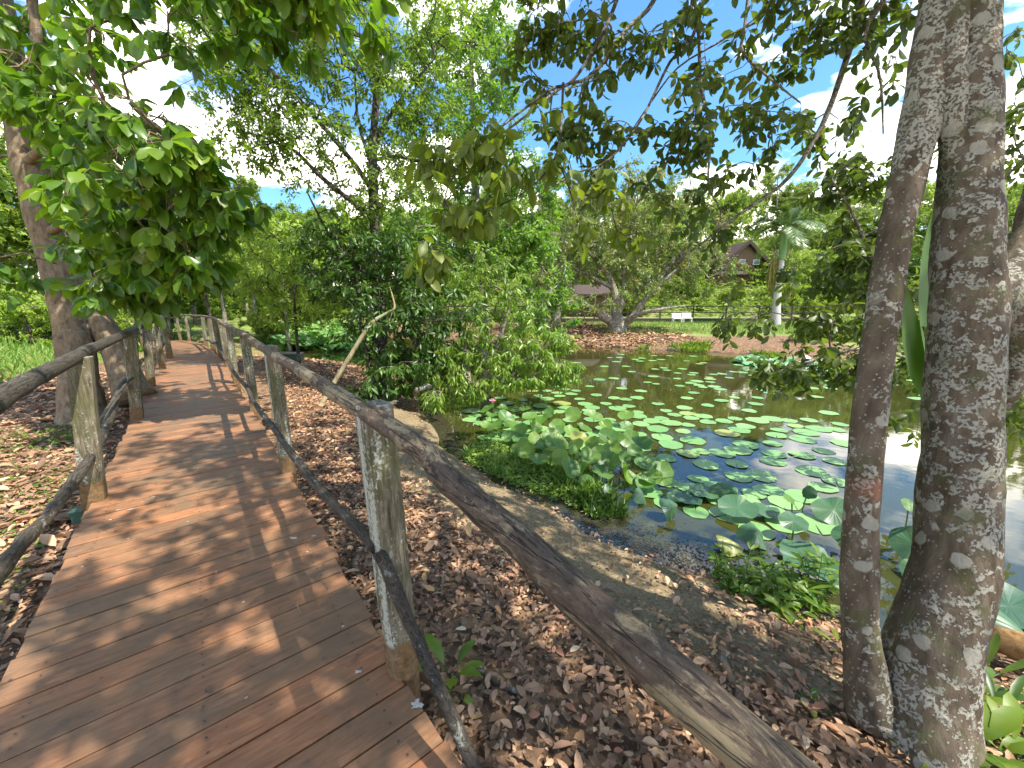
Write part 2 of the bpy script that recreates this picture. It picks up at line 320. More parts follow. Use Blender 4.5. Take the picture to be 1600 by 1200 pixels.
def groundmat():
    m, k = newmat('ground'); p = geo_pos(k)
    def litter(sc):
        nz = k.noise(p, sc * 0.8, 3, 0.6)
        wv = k.n('ShaderNodeVectorMath', {0: p, 1: k.n('ShaderNodeVectorMath', {0: nz.outputs[1], 'Scale': 0.6 / sc}, operation='SCALE').outputs[0]}, operation='ADD').outputs[0]
        v = k.n('ShaderNodeTexVoronoi', {'Vector': wv, 'Scale': sc}); rr = k.n('ShaderNodeSeparateColor', {0: v.outputs['Color']}).outputs[0]
        return k.ramp(rr, [(0.0, (0.08, 0.046, 0.026)), (0.3, (0.16, 0.095, 0.052)), (0.6, (0.24, 0.145, 0.08)), (0.85, (0.33, 0.205, 0.12))], 'CONSTANT'), v.outputs['Distance']
    lc, ld = litter(30.0)
    dn = k.noise(p, 40, 6, 0.7).outputs[0]; db = k.noise(p, 3, 4, 0.6).outputs[0]
    dirt = k.ramp(k.math('ADD', k.math('MULTIPLY', dn, 0.65), k.math('MULTIPLY', db, 0.35)), [(0.35, (0.10, 0.072, 0.036)), (0.52, (0.205, 0.152, 0.08)), (0.68, (0.30, 0.235, 0.14))])
    peb = k.n('ShaderNodeTexVoronoi', {'Vector': p, 'Scale': 70.0})
    dirt = k.mix(k.math('MULTIPLY', k.ramp(k.n('ShaderNodeSeparateColor', {0: peb.outputs['Color']}).outputs[1], [(0.75, (0, 0, 0)), (0.8, (1, 1, 1))]), 0.5), dirt, (0.30, 0.25, 0.17))
    gr = k.ramp(k.math('ADD', k.math('MULTIPLY', k.noise(p, 30, 5, 0.7).outputs[0], 0.5), k.math('MULTIPLY', k.noise(p, 0.9, 4, 0.6).outputs[0], 0.5)),
                [(0.36, (0.10, 0.15, 0.03)), (0.5, (0.17, 0.22, 0.045)), (0.62, (0.26, 0.23, 0.10))])
    mud = k.ramp(k.noise(p, 25, 5, 0.7).outputs[0], [(0.35, (0.012, 0.010, 0.008)), (0.65, (0.05, 0.04, 0.03))])
    n5 = k.math('MULTIPLY', k.math('SUBTRACT', k.noise(p, 6, 5, 0.7).outputs[0], 0.5), 0.9)
    def msk(a): return k.ramp(k.math('ADD', attr(k, a), n5), [(0.42, (0, 0, 0)), (0.58, (1, 1, 1))])
    c = k.mix(msk('dirt'), lc, dirt); c = k.mix(msk('grassy'), c, gr); c = k.mix(msk('mud'), c, mud)
    r = k.mix(msk('mud'), (0.9, 0.9, 0.9), (0.35, 0.35, 0.35))
    h = k.math('ADD', k.math('MULTIPLY', dn, 1.0), k.math('MULTIPLY', ld, 0.8))
    out(k, pbsdf(k, c, r, k.bump(h, 0.8, 0.02), 0.25)); return m
M['ground'] = groundmat()
def littermat():
    m, k = newmat('leaf_litter'); r = attr(k, 'rnd'); p = geo_pos(k)
    c = k.ramp(r, [(0.0, (0.077, 0.046, 0.026)), (0.18, (0.179, 0.102, 0.054)), (0.36, (0.333, 0.192, 0.106)), (0.55, (0.486, 0.288, 0.168)), (0.74, (0.640, 0.410, 0.240)), (0.84, (0.384, 0.141, 0.084)), (0.92, (0.640, 0.384, 0.144)), (1.0, (0.700, 0.614, 0.420))])
    c = k.mix(k.math('MULTIPLY', k.noise(p, 60, 4, 0.6).outputs[0], 0.35), c, (0.15, 0.09, 0.06))
    b = pbsdf(k, c, 0.6, k.bump(k.noise(p, 90, 3).outputs[0], 0.3, 0.004), 0.35)
    t = k.n('ShaderNodeBsdfTranslucent', {'Color': c})
    out(k, k.n('ShaderNodeMixShader', {0: 0.12, 1: b, 2: t.outputs[0]}).outputs[0]); return m
M['litter'] = littermat()
def watermat():
    m, k = newmat('pond_water'); p = geo_pos(k)
    n = k.noise(p, 1.1, 3, 0.5).outputs[0]; f = k.noise(p, 9, 3, 0.5).outputs[0]
    c = k.mix(n, (0.028, 0.030, 0.007), (0.048, 0.048, 0.012))
    out(k, pbsdf(k, c, 0.03, k.bump(k.math('ADD', k.math('MULTIPLY', n, 1.0), k.math('MULTIPLY', f, 0.12)), 0.10, 0.03), 1.0, IOR=1.45)); return m
M['water'] = watermat()
def padmat(name, c1, c2, edge, vein=0.25, trans=0.15):
    m, k = newmat(name); o = k.n('ShaderNodeTexCoord').outputs['Object']; s = k.n('ShaderNodeSeparateXYZ', {0: o})
    ang = k.math('ARCTAN2', s.outputs[1], s.outputs[0]); w_ = k.math('ABSOLUTE', k.math('SINE', k.math('MULTIPLY', ang, 10.0)))
    rad = k.math('SQRT', k.math('ADD', k.math('MULTIPLY', s.outputs[0], s.outputs[0]), k.math('MULTIPLY', s.outputs[1], s.outputs[1])))
    oi = k.n('ShaderNodeObjectInfo').outputs['Random']
    p = geo_pos(k); nn = k.noise(p, 14, 4, 0.6).outputs[0]
    c = k.mix(k.math('ADD', k.math('MULTIPLY', oi, 0.65), k.math('MULTIPLY', nn, 0.35)), c1, c2)
    c = k.mix(k.ramp(oi, [(0.93, (0, 0, 0)), (0.97, (.75, .75, .75))]), c, (0.26, 0.25, 0.05))
    c = k.mix(k.math('MULTIPLY', k.ramp(w_, [(0.0, (1, 1, 1)), (0.16, (0, 0, 0))]), vein), c, tuple(x * 1.5 for x in c2))
    sp = k.ramp(k.noise(p, 22, 4, 0.6).outputs[0], [(0.66, (0, 0, 0)), (0.72, (0.8, 0.8, 0.8))])
    c = k.mix(sp, c, edge)
    b = pbsdf(k, c, 0.42, k.bump(k.math('ADD', w_, nn), 0.2, 0.006), 0.5)
    tcn = k.mix(1.0, c, (1.7, 1.9, 0.5), 'MULTIPLY')
    t = k.n('ShaderNodeBsdfTranslucent', {'Color': tcn})
    out(k, k.n('ShaderNodeMixShader', {0: trans, 1: b, 2: t.outputs[0]}).outputs[0]); return m
M['pad'] = padmat('floating_pad', (0.10, 0.24, 0.075), (0.21, 0.35, 0.12), (0.22, 0.17, 0.07), 0.25, 0.03)
M['lotus'] = padmat('lotus_leaf', (0.03, 0.11, 0.035), (0.18, 0.29, 0.045), (0.18, 0.16, 0.05), 0.4, 0.36)
M['lotus_shaded'] = padmat('lotus_leaf_shaded', (0.022, 0.07, 0.035), (0.06, 0.14, 0.055), (0.14, 0.13, 0.06), 0.4, 0.12)  # darker lotus copy: near-corner shade put into the leaf colour
M['stalk'] = plain('stalk', (0.10, 0.16, 0.05), 0.6)
M['petal'] = plain('petal', (0.75, 0.32, 0.42), 0.5, 30, 0.15)
M['roof'] = plain('roof', (0.065, 0.045, 0.04), 0.9, 12, 0.5, 0.6)
M['wallwood'] = plain('wallwood', (0.16, 0.11, 0.07), 0.85, 10, 0.45, 0.4)
M['fascia'] = plain('fascia', (0.05, 0.033, 0.027), 0.8)
M['glass'] = plain('glass', (0.25, 0.32, 0.42), 0.1, 3, 0.2, 0.0, 0.8)
M['white'] = plain('white_paint', (0.72, 0.72, 0.70), 0.6, 12, 0.08)
M['darkgreen'] = plain('dark_green_box', (0.015, 0.06, 0.045), 0.45, 20, 0.2)
M['metal'] = plain('dark_metal', (0.04, 0.035, 0.03), 0.5)

# ------------------------------------------------------------------ plan of the place
ZW = -0.75
near = [G(x, y, ZW)[:2] for x, y in ((428, 563), (500, 566), (560, 572), (620, 590), (655, 612), (668, 645), (700, 697), (790, 757), (870, 793), (940, 832), (1040, 874), (1110, 893), (1200, 935), (1310, 968), (1420, 990), (1500, 990), (1600, 1012))]
right = [np.array(a) for a in ((3.9, 1.9), (6.0, 1.2), (12, -1), (24, -3), (26, 8))]
far = [G(x, y, ZW)[:2] for x, y in ((1590, 566), (1450, 566), (1330, 572), (1262, 573), (1215, 562), (1170, 553), (1100, 550), (1040, 548), (960, 543), (900, 541), (840, 537), (700, 527), (600, 520), (520, 512), (460, 509), (415, 520))]
POND = np.array(near + right + far)
def sdist(X, Y, poly=POND):
    d = np.full(X.shape, 1e9); inside = np.zeros(X.shape, bool); n = len(poly)
    for i in range(n):
        a, b = poly[i], poly[(i + 1) % n]; ab = b - a
        t = np.clip(((X - a[0]) * ab[0] + (Y - a[1]) * ab[1]) / (ab @ ab), 0, 1)
        d = np.minimum(d, np.hypot(X - a[0] - t * ab[0], Y - a[1] - t * ab[1]))
        c = ((a[1] > Y) != (b[1] > Y)) & (X < (b[0] - a[0]) * (Y - a[1]) / (b[1] - a[1] + 1e-12) + a[0]); inside ^= c
    return np.where(inside, -d, d)
DIR = np.array([-0.613, 0.79]); NRM = np.array([0.79, 0.613])
# right edge of the walk, left edge, and their height profile
RE = np.array([[4.4, -4.9], [1.9, -1.66], [0.07, 0.72], (-0.47, 1.36), (-2.03, 3.34), (-3.6, 5.32), (-5.1, 7.12), (-6.5, 8.95), (-7.95, 10.7), (-9.3, 12.2), (-10.4, 13.4), (-12.5, 15.6), (-14.6, 17.6), (-17.6, 20.4), (-22.5, 24.5), (-28, 28)])
def walkline(off):
    T = unit(np.gradient(RE, axis=0)); n = np.stack([-T[:, 1], T[:, 0]], 1); return RE + n * off
WID = 1.27
LE = walkline(WID)
def walkz(s): return np.interp(s, [0, 24.0, 29.0, 33.0, 40, 60], [0, 0, -0.25, -0.5, -0.7, -0.9])
def polyS(P): return np.concatenate([[0], np.cumsum(np.linalg.norm(np.diff(P, axis=0), axis=1))])
def along(P, s):
    S = polyS(P); return np.array([np.interp(s, S, P[:, 0]), np.interp(s, S, P[:, 1])]).T
def walkdist(X, Y):
    C_ = walkline(WID / 2); d = np.full(np.shape(X), 1e9)
    for i in range(len(C_) - 1):
        a, b = C_[i], C_[i + 1]; ab = b - a
        t = np.clip(((X - a[0]) * ab[0] + (Y - a[1]) * ab[1]) / (ab @ ab), 0, 1)
        d = np.minimum(d, np.hypot(X - a[0] - t * ab[0], Y - a[1] - t * ab[1]))
    return d
def vnoise(X, Y, f, seed=0):
    return np.array([mnoise.noise(Vector((x * f + seed, y * f - seed, seed * 0.37))) for x, y in zip(np.ravel(X), np.ravel(Y))]).reshape(np.shape(X))
def terrain(X, Y, nz=None):
    X = np.asarray(X, float); Y = np.asarray(Y, float); d = sdist(X, Y)
    h = np.where(d > 0, ZW - 0.03 + 0.50 * (1 - np.exp(-np.maximum(d, 0) / 1.1)), ZW - 0.03 + np.maximum(d * 0.45, -0.6))
    e = np.clip(Y - 20, 0, 200); q = np.clip(Y - 29, 0, 33)
    h = h + np.where(d > 0, 0.018 * np.minimum(e, 40) + 0.0085 * q**2 * np.exp(-np.maximum(0, -X - 5) / 12.0), 0) * 1.0
    lf = np.clip(-X - 9.5 - 0.55 * np.clip(Y - 6, 0, 100), 0, 40); h = h + np.where(d > 0, 0.085 * lf * np.minimum(1, lf / 4), 0)
    rt = np.clip(X - 20, 0, 60); h = h + np.where(d > 0, 0.05 * rt, 0)
    if nz is None: nz = vnoise(X, Y, 0.7, 3.1) * 0.05 + vnoise(X, Y, 3.0, 8.1) * 0.015
    wd = walkdist(X, Y); h = h + nz * np.where(d > 0, 1, 0.3)
    h = np.where(wd < 1.6, np.minimum(h, np.where(Y > 14, -0.9, -0.17)), h)
    return h
def gz(x, y): return float(terrain(np.array([x]), np.array([y]))[0])

def axis(lo, hi, dl, dh, fine, g=1.13):
    a = list(np.arange(dl, dh, fine)); s = fine
    while a[-1] < hi: s *= g; a.append(a[-1] + s)
    s = fine
    while a[0] > lo: s *= g; a.insert(0, a[0] - s)
    return np.array(a)
gx = axis(-420, 420, -9, 5.5, 0.085, 1.06); gy = axis(-60, 520, 0, 9.5, 0.085, 1.06)
X, Y = np.meshgrid(gx, gy); Z = terrain(X, Y); D = sdist(X, Y); WD = walkdist(X, Y)
V = np.stack([X.ravel(), Y.ravel(), Z.ravel()], 1); nx, ny = len(gx), len(gy)
i, j = np.meshgrid(np.arange(ny - 1), np.arange(nx - 1), indexing='ij'); a = i * nx + j
Fg = np.stack([a, a + 1, a + nx + 1, a + nx], -1).reshape(-1, 4)
side = (X - 0.5) * NRM[0] + (Y - 0.3) * NRM[1]
dirt_m = np.exp(-((D - 0.64) / 0.55)**4) * (Y < 7.5) * (X > -6) * (Y > 1.6) * 1.15 * np.clip((2.2 - X) / 1.2, 0, 1) + 0.25 * ((Y < 8) & (side > 0))
dirt_m = np.where((Y > 20) & (D > 0) & (X > 3) & (Y < 30), 0.45, dirt_m)
grass_m = np.where(Y > 20, np.where(X > 7.5, 0.72, 0.15), 0.0) + np.where(Y > 30, 0.8, 0) + np.where(X < -9.5 - 0.55 * np.clip(Y - 6, 0, 100), 0.8, 0) + np.where((X < -9) & (Y > 11), 0.5, 0) + np.where((X > 14) & (D > 0) & (Y > 3), 0.8, 0)
mud_m = np.clip(1.0 - (D + 0.02) / 0.14, 0, 1)
o = mk('ground', V, Fg, M['ground'], attrs={'dirt': dirt_m.ravel(), 'grassy': grass_m.ravel(), 'mud': mud_m.ravel()}, smooth=True)
props(o, kind='structure')
# water sheet
pc = POND.mean(0); m_ = 40
wx = axis(-60, 60, -10, 12, 0.5, 1.2); wy = axis(-20, 60, 0, 20, 0.5, 1.2); X2, Y2 = np.meshgrid(wx, wy)
nx, ny = len(wx), len(wy); i, j = np.meshgrid(np.arange(ny - 1), np.arange(nx - 1), indexing='ij'); a = i * nx + j
Fw = np.stack([a, a + 1, a + nx + 1, a + nx], -1).reshape(-1, 4)
cx, cy = (X2[:-1, :-1] + X2[1:, 1:]) / 2, (Y2[:-1, :-1] + Y2[1:, 1:]) / 2
keep = (sdist(cx, cy) < 1.6).ravel()
o = mk('water', np.stack([X2.ravel(), Y2.ravel(), np.full(X2.size, ZW)], 1), Fw[keep], M['water'], smooth=True); props(o, kind='structure')

# ------------------------------------------------------------------ boardwalk deck
mb = MB(); scr = MB(); S = polyS(RE)[-1]; s = 0.2; SL = polyS(LE)[-1]; rp = np.random.default_rng(3)
RS, LS = polyS(RE), polyS(LE)
while s < S - 0.3:
    wdt = 0.142 + rp.uniform(-.006, .006); gap = rp.uniform(.006, .010) if rp.random() > 0.1 else 0.015
    fr = lambda q: (along(RE, q), along(LE, np.interp(q, RS, LS)))
    (r0, l0), (r1, l1) = fr(s), fr(s + wdt - gap)
    ov0, ov1 = rp.uniform(-0.012, 0.02), rp.uniform(-0.012, 0.02)
    if s < 24 and s > 3:
        nn = unit(l0 - r0); 
        kick = -0.09 * 0                                  # boards lie square to the walk
    zc = float(walkz(s)); dz = rp.uniform(-0.002, 0.002, 4)
    nn = unit(l0 - r0)
    A = [r0 - nn * ov0, r1 - nn * ov0, l1 + nn * ov1, l0 + nn * ov1]
    top = [np.array([*A[q], zc + dz[q]]) for q in range(4)]; bot = [p_ - np.array([0, 0, 0.035]) for p_ in top]
    mb.add(np.array(bot + top), BOXF, rp.random())
    if s < 26:
        for f_ in (0.09, 0.5, 0.91):
            for g_ in (0.25, 0.75):
                q0 = (r0 * (1 - g_) + r1 * g_) * (1 - f_) + (l0 * (1 - g_) + l1 * g_) * f_ + rp.normal(size=2) * .004; h6 = np.arange(6) * math.pi / 3
                scr.add(np.column_stack([q0[0] + .0048 * np.cos(h6), q0[1] + .0048 * np.sin(h6), np.full(6, zc + .0035)]), np.array([[0, 1, 2, 3, 4, 5]]))
    s += wdt
deck = mb.build('boardwalk', M['deck']); props(deck, kind='structure')
props(scr.build('boardwalk_screws', M['metal_early']), kind='structure')
mb = MB()
for off in (0.10, 0.62, 1.17):
    P = walkline(off); Q = np.array([[*p_, walkz(s_) - 0.095] for p_, s_ in zip(P, polyS(RE))]); q, r = resample(Q, np.ones(len(Q)), 0.5)
    T = unit(np.gradient(q, axis=0)); nb = np.stack([-T[:, 1], T[:, 0], T[:, 2] * 0], 1) * 0.03; up = np.array([0, 0, 0.055])
    Vv = np.stack([q - nb - up, q + nb - up, q + nb + up, q - nb + up], 1).reshape(-1, 3)
    n_ = len(q); ii = np.arange(n_ - 1)[:, None] * 4
    Fq = np.concatenate([np.concatenate([ii + a_, ii + (a_ + 1) % 4, ii + 4 + (a_ + 1) % 4, ii + 4 + a_], 1) for a_ in range(4)])
    mb.add(Vv, Fq)
props(mb.build('boardwalk_joists', M['joist']), kind='structure')

# ------------------------------------------------------------------ railings
def post(par, x, y, zb, h, wd, yaw, lean, round_=False, seed=0, mat=None):
    n = 14; zs = np.concatenate([[-0.45], np.linspace(0, h, n)]); sd = 12
    Vs = []
    for z in zs:
        t = max(z, 0) / h
        c = np.array([x + lean[0] * t, y + lean[1] * t, zb + z])
        for q in range(sd):
            th = q * 2 * math.pi / sd + yaw; e = 0.12 if not round_ or t > 0.35 else 0.12 + 0.8 * (0.35 - t) / 0.35
            cx_, sy_ = math.cos(q * 2 * math.pi / sd + math.pi / 12), math.sin(q * 2 * math.pi / sd + math.pi / 12)
            m_ = max(abs(cx_), abs(sy_)); sq = 1 / m_; rr = (1 - e) * sq + e * 1.06; rr = min(rr, 1.30)
            rr *= wd / 2 * (1 + 0.05 * mnoise.noise(Vector((q * 1.3 + seed, z * 3, seed))) + (0.05 if z < 0.15 else 0))
            a_ = math.cos(yaw), math.sin(yaw)
            Vs.append(c + rr * np.array([cx_ * a_[0] - sy_ * a_[1], cx_ * a_[1] + sy_ * a_[0], 0]))
    Vs = np.array(Vs); m = len(zs); i, j = np.meshgrid(np.arange(m - 1), np.arange(sd), indexing='ij'); j2 = (j + 1) % sd
    Fq = np.stack([i * sd + j, i * sd + j2, (i + 1) * sd + j2, (i + 1) * sd + j], -1).reshape(-1, 4)
    top = Vs[-sd:].mean(0) + np.array([0, 0, 0.008]); Vs = np.concatenate([Vs, top[None]]); j = np.arange(sd)
    Ft = np.stack([(m - 1) * sd + j, (m - 1) * sd + (j + 1) % sd, np.full(sd, m * sd)], 1)
    ob = mk('post', Vs - np.array([x, y, zb]) + parent_loc(par), [Fq, Ft], mat or M['post'], par, {'rnd': np.full(len(Vs), 0.5)})
    ob.location = tuple(np.array([x, y, zb]) - parent_loc(par)); return ob
def rail_tube(name, par, pts, r, mat, seed, sides=14, lump=0.16):
    q, rr = resample(pts, np.full(len(pts), r), 0.07 if r > 0.02 else 0.06)
    wob = np.array([[mnoise.noise(Vector((a_ * 0.22 + seed, 3.3 + c_, seed))) for c_ in (0, 5, 9)] for a_ in range(len(q))]) * 0.006
    Vt, Ft = tube(q + wob, rr, sides, True, lump, 9.0, seed)
    return mk(name, Vt, Ft, mat, par, {'rnd': np.full(len(Vt), 0.5)}, smooth=True)
RP = [(1.15, -0.72, 1.04), (-0.455, 1.375, 1.09), (-2.01, 3.32, 1.09), (-3.57, 5.32, 1.075), (-5.05, 7.12, 1.06), (-6.50, 8.97, 1.05), (-7.85, 10.62, 1.03), (-9.1, 12.05, 1.0), (-10.3, 13.35, 0.97)]
LP = [(-0.55, 0.0, 1.08), (-1.55, 0.85, 1.08), (-3.20, 2.79, 1.09), (-4.84, 4.92, 1.09), (-6.44, 6.92, 1.08), (-7.72, 8.65, 1.07), (-8.95, 10.3, 1.04), (-10.2, 11.75, 1.0), (-11.4, 13.0, 0.95)]
for s_ in np.arange(27.6, 46, 2.4):
    a_ = along(RE, s_); b_ = along(LE, np.interp(s_, RS, LS)); RP.append((*a_, 1.05 + float(walkz(s_)))); LP.append((*b_, 1.05 + float(walkz(s_))))
yaw = math.atan2(DIR[1], DIR[0])
rf = thing('handrail', (-0.44, 1.35, 0), 'rustic log handrail on square lichened posts along the pond side of the boardwalk', 'railing')
for q, (x, y, zt) in enumerate(RP):
    zb = float(walkz(0)) if q < 9 else zt - 1.05
    ln = (-0.06, 0.05) if q == 1 else (rp.uniform(-.03, .03), rp.uniform(-.03, .03))
    post(rf, x, y, zb, zt - zb + (0.03 if q in (1, 2) else 0.0), 0.116 if q == 1 else rp.uniform(0.10, 0.125), yaw + rp.uniform(-.1, .1), ln, q == 1, q * 3.1)
inn = -np.array([NRM[0], NRM[1], 0])
tp = [W(1200, 1190, .445), W(1200, 1190, .445), W(1100, 1103, .50), W(1000, 1015, .572), W(850, 888, .73), W(700, 749, 1.0), W(597, 660, 1.34)]
tp[0] = tp[1] + (tp[1] - tp[3]) * 4.0
tp += [np.array([x, y, zt]) + inn * 0.045 + np.array([-0.02, 0.02, 0.0]) for x, y, zt in RP[2:]]
rail_tube('top_rail', rf, tp, 0.034, M['rail_right'], 1.7, 18, 0.14)
lp = [np.array([x, y, (zt - 1.08) + (0.42 if q % 2 else 0.36)]) + inn * 0.075 for q, (x, y, zt) in enumerate(RP[1:])]
lp[0] = W(588, 856, 1.53); 
rail_tube('lower_rail', rf, [W(770, 1260, 1.12), W(740, 1190, 1.2), W(690, 1085, 1.30), W(645, 985, 1.42), W(612, 905, 1.48), W(592, 862, 1.50)], 0.023, M['rail_low'], 4.2, 8, 0.25)
mids = []
for a_, b_ in zip(lp[:-1], lp[1:]):
    mids += [a_, (a_ * 0.5 + b_ * 0.5) - np.array([0, 0, 0.05])]
rail_tube('lower_rail', rf, mids[:16], 0.024, M['rail_low'], 6.2, 8, 0.25)
rail_tube('lower_rail', rf, mids[16:], 0.02, M['rail_low'], 6.9, 6, 0.2)
lf = thing('handrail', (-3.15, 2.83, 0), 'log handrail with white-lichened posts along the left side of the boardwalk', 'railing')
for q, (x, y, zt) in enumerate(LP):
    if q == 1: continue
    zb = 0.0 if q < 9 else zt - 1.05
    post(lf, x, y, zb, zt - zb, rp.uniform(0.115, 0.135), yaw + rp.uniform(-.08, .08), (0.07, 0.06) if q < 5 and q > 1 else (0, 0), False, q * 5.3)
lt = [np.array([x, y, zt + 0.01]) for x, y, zt in LP]; lt[1] = np.array([-1.75, 1.05, 1.09])
lt = [p_ - inn * 0.0 + np.array([0.06, 0.05, 0]) for p_ in lt]
rail_tube('top_rail', lf, lt, 0.043, M['rail_left'], 11.7, 16, 0.16)
ll = [np.array([-0.95, 0.1, 0.42]), W(0, 893, 1.66), W(80, 800, 2.3), W(155, 690, 3.2)] + [np.array([x, y, zt - 1.08 + 0.45]) - inn * -0.07 for x, y, zt in LP[3:]]
mids = ll[:4]
for a_, b_ in zip(ll[4:-1], ll[5:]): mids += [a_, (a_ + b_) / 2 - np.array([0, 0, 0.09])]
mids.append(ll[-1])
rail_tube('lower_rail', lf, mids, 0.033, M['rail_low'], 16.2, 8, 0.3)
rail_tube('lower_rail', lf, [W(150, 668, 3.25), W(180, 620, 3.9), W(207, 590, 5.0)], 0.014, M['rail_low'], 18.2, 6, 0.25)

# ------------------------------------------------------------------ leaves and trees
def tmpl(kind, fold=0.22, curl=0.18):
    if kind == 8:
        V = [(0, 0, 0), (-.30, .24, fold * .6), (0, .24, .02), (.30, .24, fold * .6), (-.5, .56, fold - curl * .4), (0, .56, -curl * .25), (.5, .56, fold - curl * .4),
             (-.36, .83, fold * .7 - curl), (0, .84, -curl * .8), (.36, .83, fold * .7 - curl), (0, 1, -curl * 1.4)]
        return np.array(V), [np.array([[0, 3, 2], [0, 2, 1], [8, 9, 10], [7, 8, 10]]), np.array([[2, 3, 6, 5], [1, 2, 5, 4], [5, 6, 9, 8], [4, 5, 8, 7]])]
    if kind == 5:
        V = [(0, 0, 0), (-.5, .48, fold), (0, .5, 0), (.5, .48, fold), (0, 1, -curl)]
        return np.array(V), [np.array([[0, 3, 2], [0, 2, 1], [2, 3, 4], [1, 2, 4]])]
    V = [(0, 0, 0), (.5, .45, fold), (0, 1, -curl), (-.5, .5, fold)]
    return np.array(V), [np.array([[0, 1, 2], [0, 2, 3]])]
def leaves(P, Dv, Nv, L, Wd, kind, rnd, fold=0.22, curl=0.18):
    n = len(P); Dv = unit(Dv); Sx = unit(np.cross(Dv, Nv)); Nn = np.cross(Sx, Dv)
    T, F = tmpl(kind, fold, curl)
    V = P[:, None] + (T[None, :, 0, None] * Sx[:, None] * Wd[:, None, None] + T[None, :, 1, None] * Dv[:, None] * L[:, None, None] + T[None, :, 2, None] * Nn[:, None] * Wd[:, None, None])
    k_ = len(T); off = (np.arange(n) * k_)[:, None, None]
    return V.reshape(-1, 3), [(f[None] + off).reshape(-1, f.shape[1]) for f in F], np.repeat(rnd, k_)
def rdir(r, n): return unit(r.normal(size=(n, 3)))
def grow(nodes0, dirs0, rad0, att, r, seg, tipr, expo=0.5, bow=0.3, jit=0.1, pen=0.12):
    N0 = len(nodes0); P = [np.array(p_) for p_ in nodes0]; par = [-1] * N0; dr = [np.array(d) for d in dirs0]; pl = [0.0] * N0; chains = []
    A0 = np.array(nodes0); o_ = np.argsort([np.min(np.linalg.norm(A0 - a, axis=1)) for a in att])
    arr = np.empty((N0 + len(att) * 60, 3)); arr[:N0] = A0; plen = np.zeros(len(arr)); cnt = N0
    for ai in o_:
        a = att[ai]; d = np.linalg.norm(arr[:cnt] - a, axis=1) + pen * plen[:cnt] + 0.6 * np.maximum(0, (arr[:cnt, 2] - a[2]) * 0.3)
        j = int(np.argmin(d)); L = np.linalg.norm(arr[j] - a)
        if L < 0.02: continue
        n = min(40, max(2, int(L / seg))); t = np.linspace(0, 1, n + 1)[1:, None]
        c1 = arr[j] + dr[j] * L * 0.35 + np.array([0, 0, bow * L * 0.3]); c2 = a - unit(a - arr[j]) * L * 0.3 + np.array([0, 0, bow * L * 0.35])
        q = (1 - t)**3 * arr[j] + 3 * (1 - t)**2 * t * c1 + 3 * (1 - t) * t**2 * c2 + t**3 * a
        q[:-1] += r.normal(size=(n - 1, 3)) * jit * seg if n > 1 else 0
        ch = [j]; pr = j
        for m_ in range(n):
            if cnt >= len(arr): break
            arr[cnt] = q[m_]; plen[cnt] = plen[pr] + L / n; dr.append(unit(q[m_] - arr[pr])); par.append(pr); ch.append(cnt); pr = cnt; cnt += 1
        chains.append(ch)
    w_ = np.zeros(cnt); 
    for ch in chains: w_[ch[-1]] += 1
    for q in range(cnt - 1, N0 - 1, -1):
        if par[q] >= 0: w_[par[q]] += w_[q]
    rd = tipr * np.maximum(w_, 1)**expo
    out_ = []
    for ch in chains:
        R = rd[ch].copy(); R[0] = min(rad0[ch[0]] if ch[0] < N0 else rd[ch[0]], R[1] * 1.25)
        R[-1] = min(R[-1], tipr * 1.0) if w_[ch[-1]] <= 1 else R[-1]
        out_.append((arr[ch], R))
    return out_
def blobpts(blobs, r):
    A, B = [], []
    for (px, py, t), (rx, ry), rd, n in blobs:
        c = W(px, py, t); d = unit(rdir(r, n)) * (r.random((n, 1))**0.42)
        rightv = np.array([1, 0, 0]); up = np.array([0, SP, CP]); fw = np.array([0, CP, -SP])
        A.append(c + d[:, :1] * rightv * rx * t / F_PX + d[:, 1:2] * up * ry * t / F_PX + d[:, 2:] * fw * rd)
    return np.concatenate(A)
def crown(att, cen, r, twigs, tl, nl, L, wr, kind, droop=0.4, out_=0.6, var=0.3, up=0.6, rmin=0.0, rmax=1.0, whorl=False, fold=0.22, curl=0.18):
    """leafy twigs at each attractor"""
    n = len(att); at = np.repeat(att, twigs, 0); m = len(at)
    td = unit(rdir(r, m) + out_ * unit(at - cen) + np.array([0, 0, -droop * 0.5])); ln = tl * r.uniform(0.5, 1.2, m)
    te = at + td * ln[:, None]
    if whorl: s = r.uniform(0.75, 1.0, (m, nl))
    else: s = (np.arange(nl) + r.uniform(0.2, 0.8, (m, nl))) / nl * 0.9 + 0.1
    P = at[:, None] + td[:, None] * (ln[:, None] * s)[..., None]
    az = r.uniform(0, 2 * np.pi, (m, 1)) + np.arange(nl) * 2.4
    a1 = unit(np.cross(td, np.array([0.3, 0.1, 1]))); a2 = np.cross(td, a1)
    sd = np.cos(az)[..., None] * a1[:, None] + np.sin(az)[..., None] * a2[:, None]
    D_ = unit(sd + 0.45 * td[:, None] + r.normal(size=sd.shape) * 0.25) + np.array([0, 0, -droop])
    Nn = np.array([0, 0, up]) + r.normal(size=D_.shape) * 0.45 + td[:, None] * 0.2
    P = P.reshape(-1, 3); D_ = D_.reshape(-1, 3); Nn = Nn.reshape(-1, 3); q = len(P)
    Ls = L * r.uniform(1 - var, 1 + var, q); rn = np.clip(np.repeat(r.uniform(rmin, rmax, n), twigs * nl) * 0.55 + r.uniform(0, 1, q) * 0.45, 0, 1)
    Vl, Fl, rl = leaves(P, D_, Nn, Ls, Ls * wr * r.uniform(0.85, 1.15, q), kind, rn, fold, curl)
    return Vl, Fl, rl, at, te
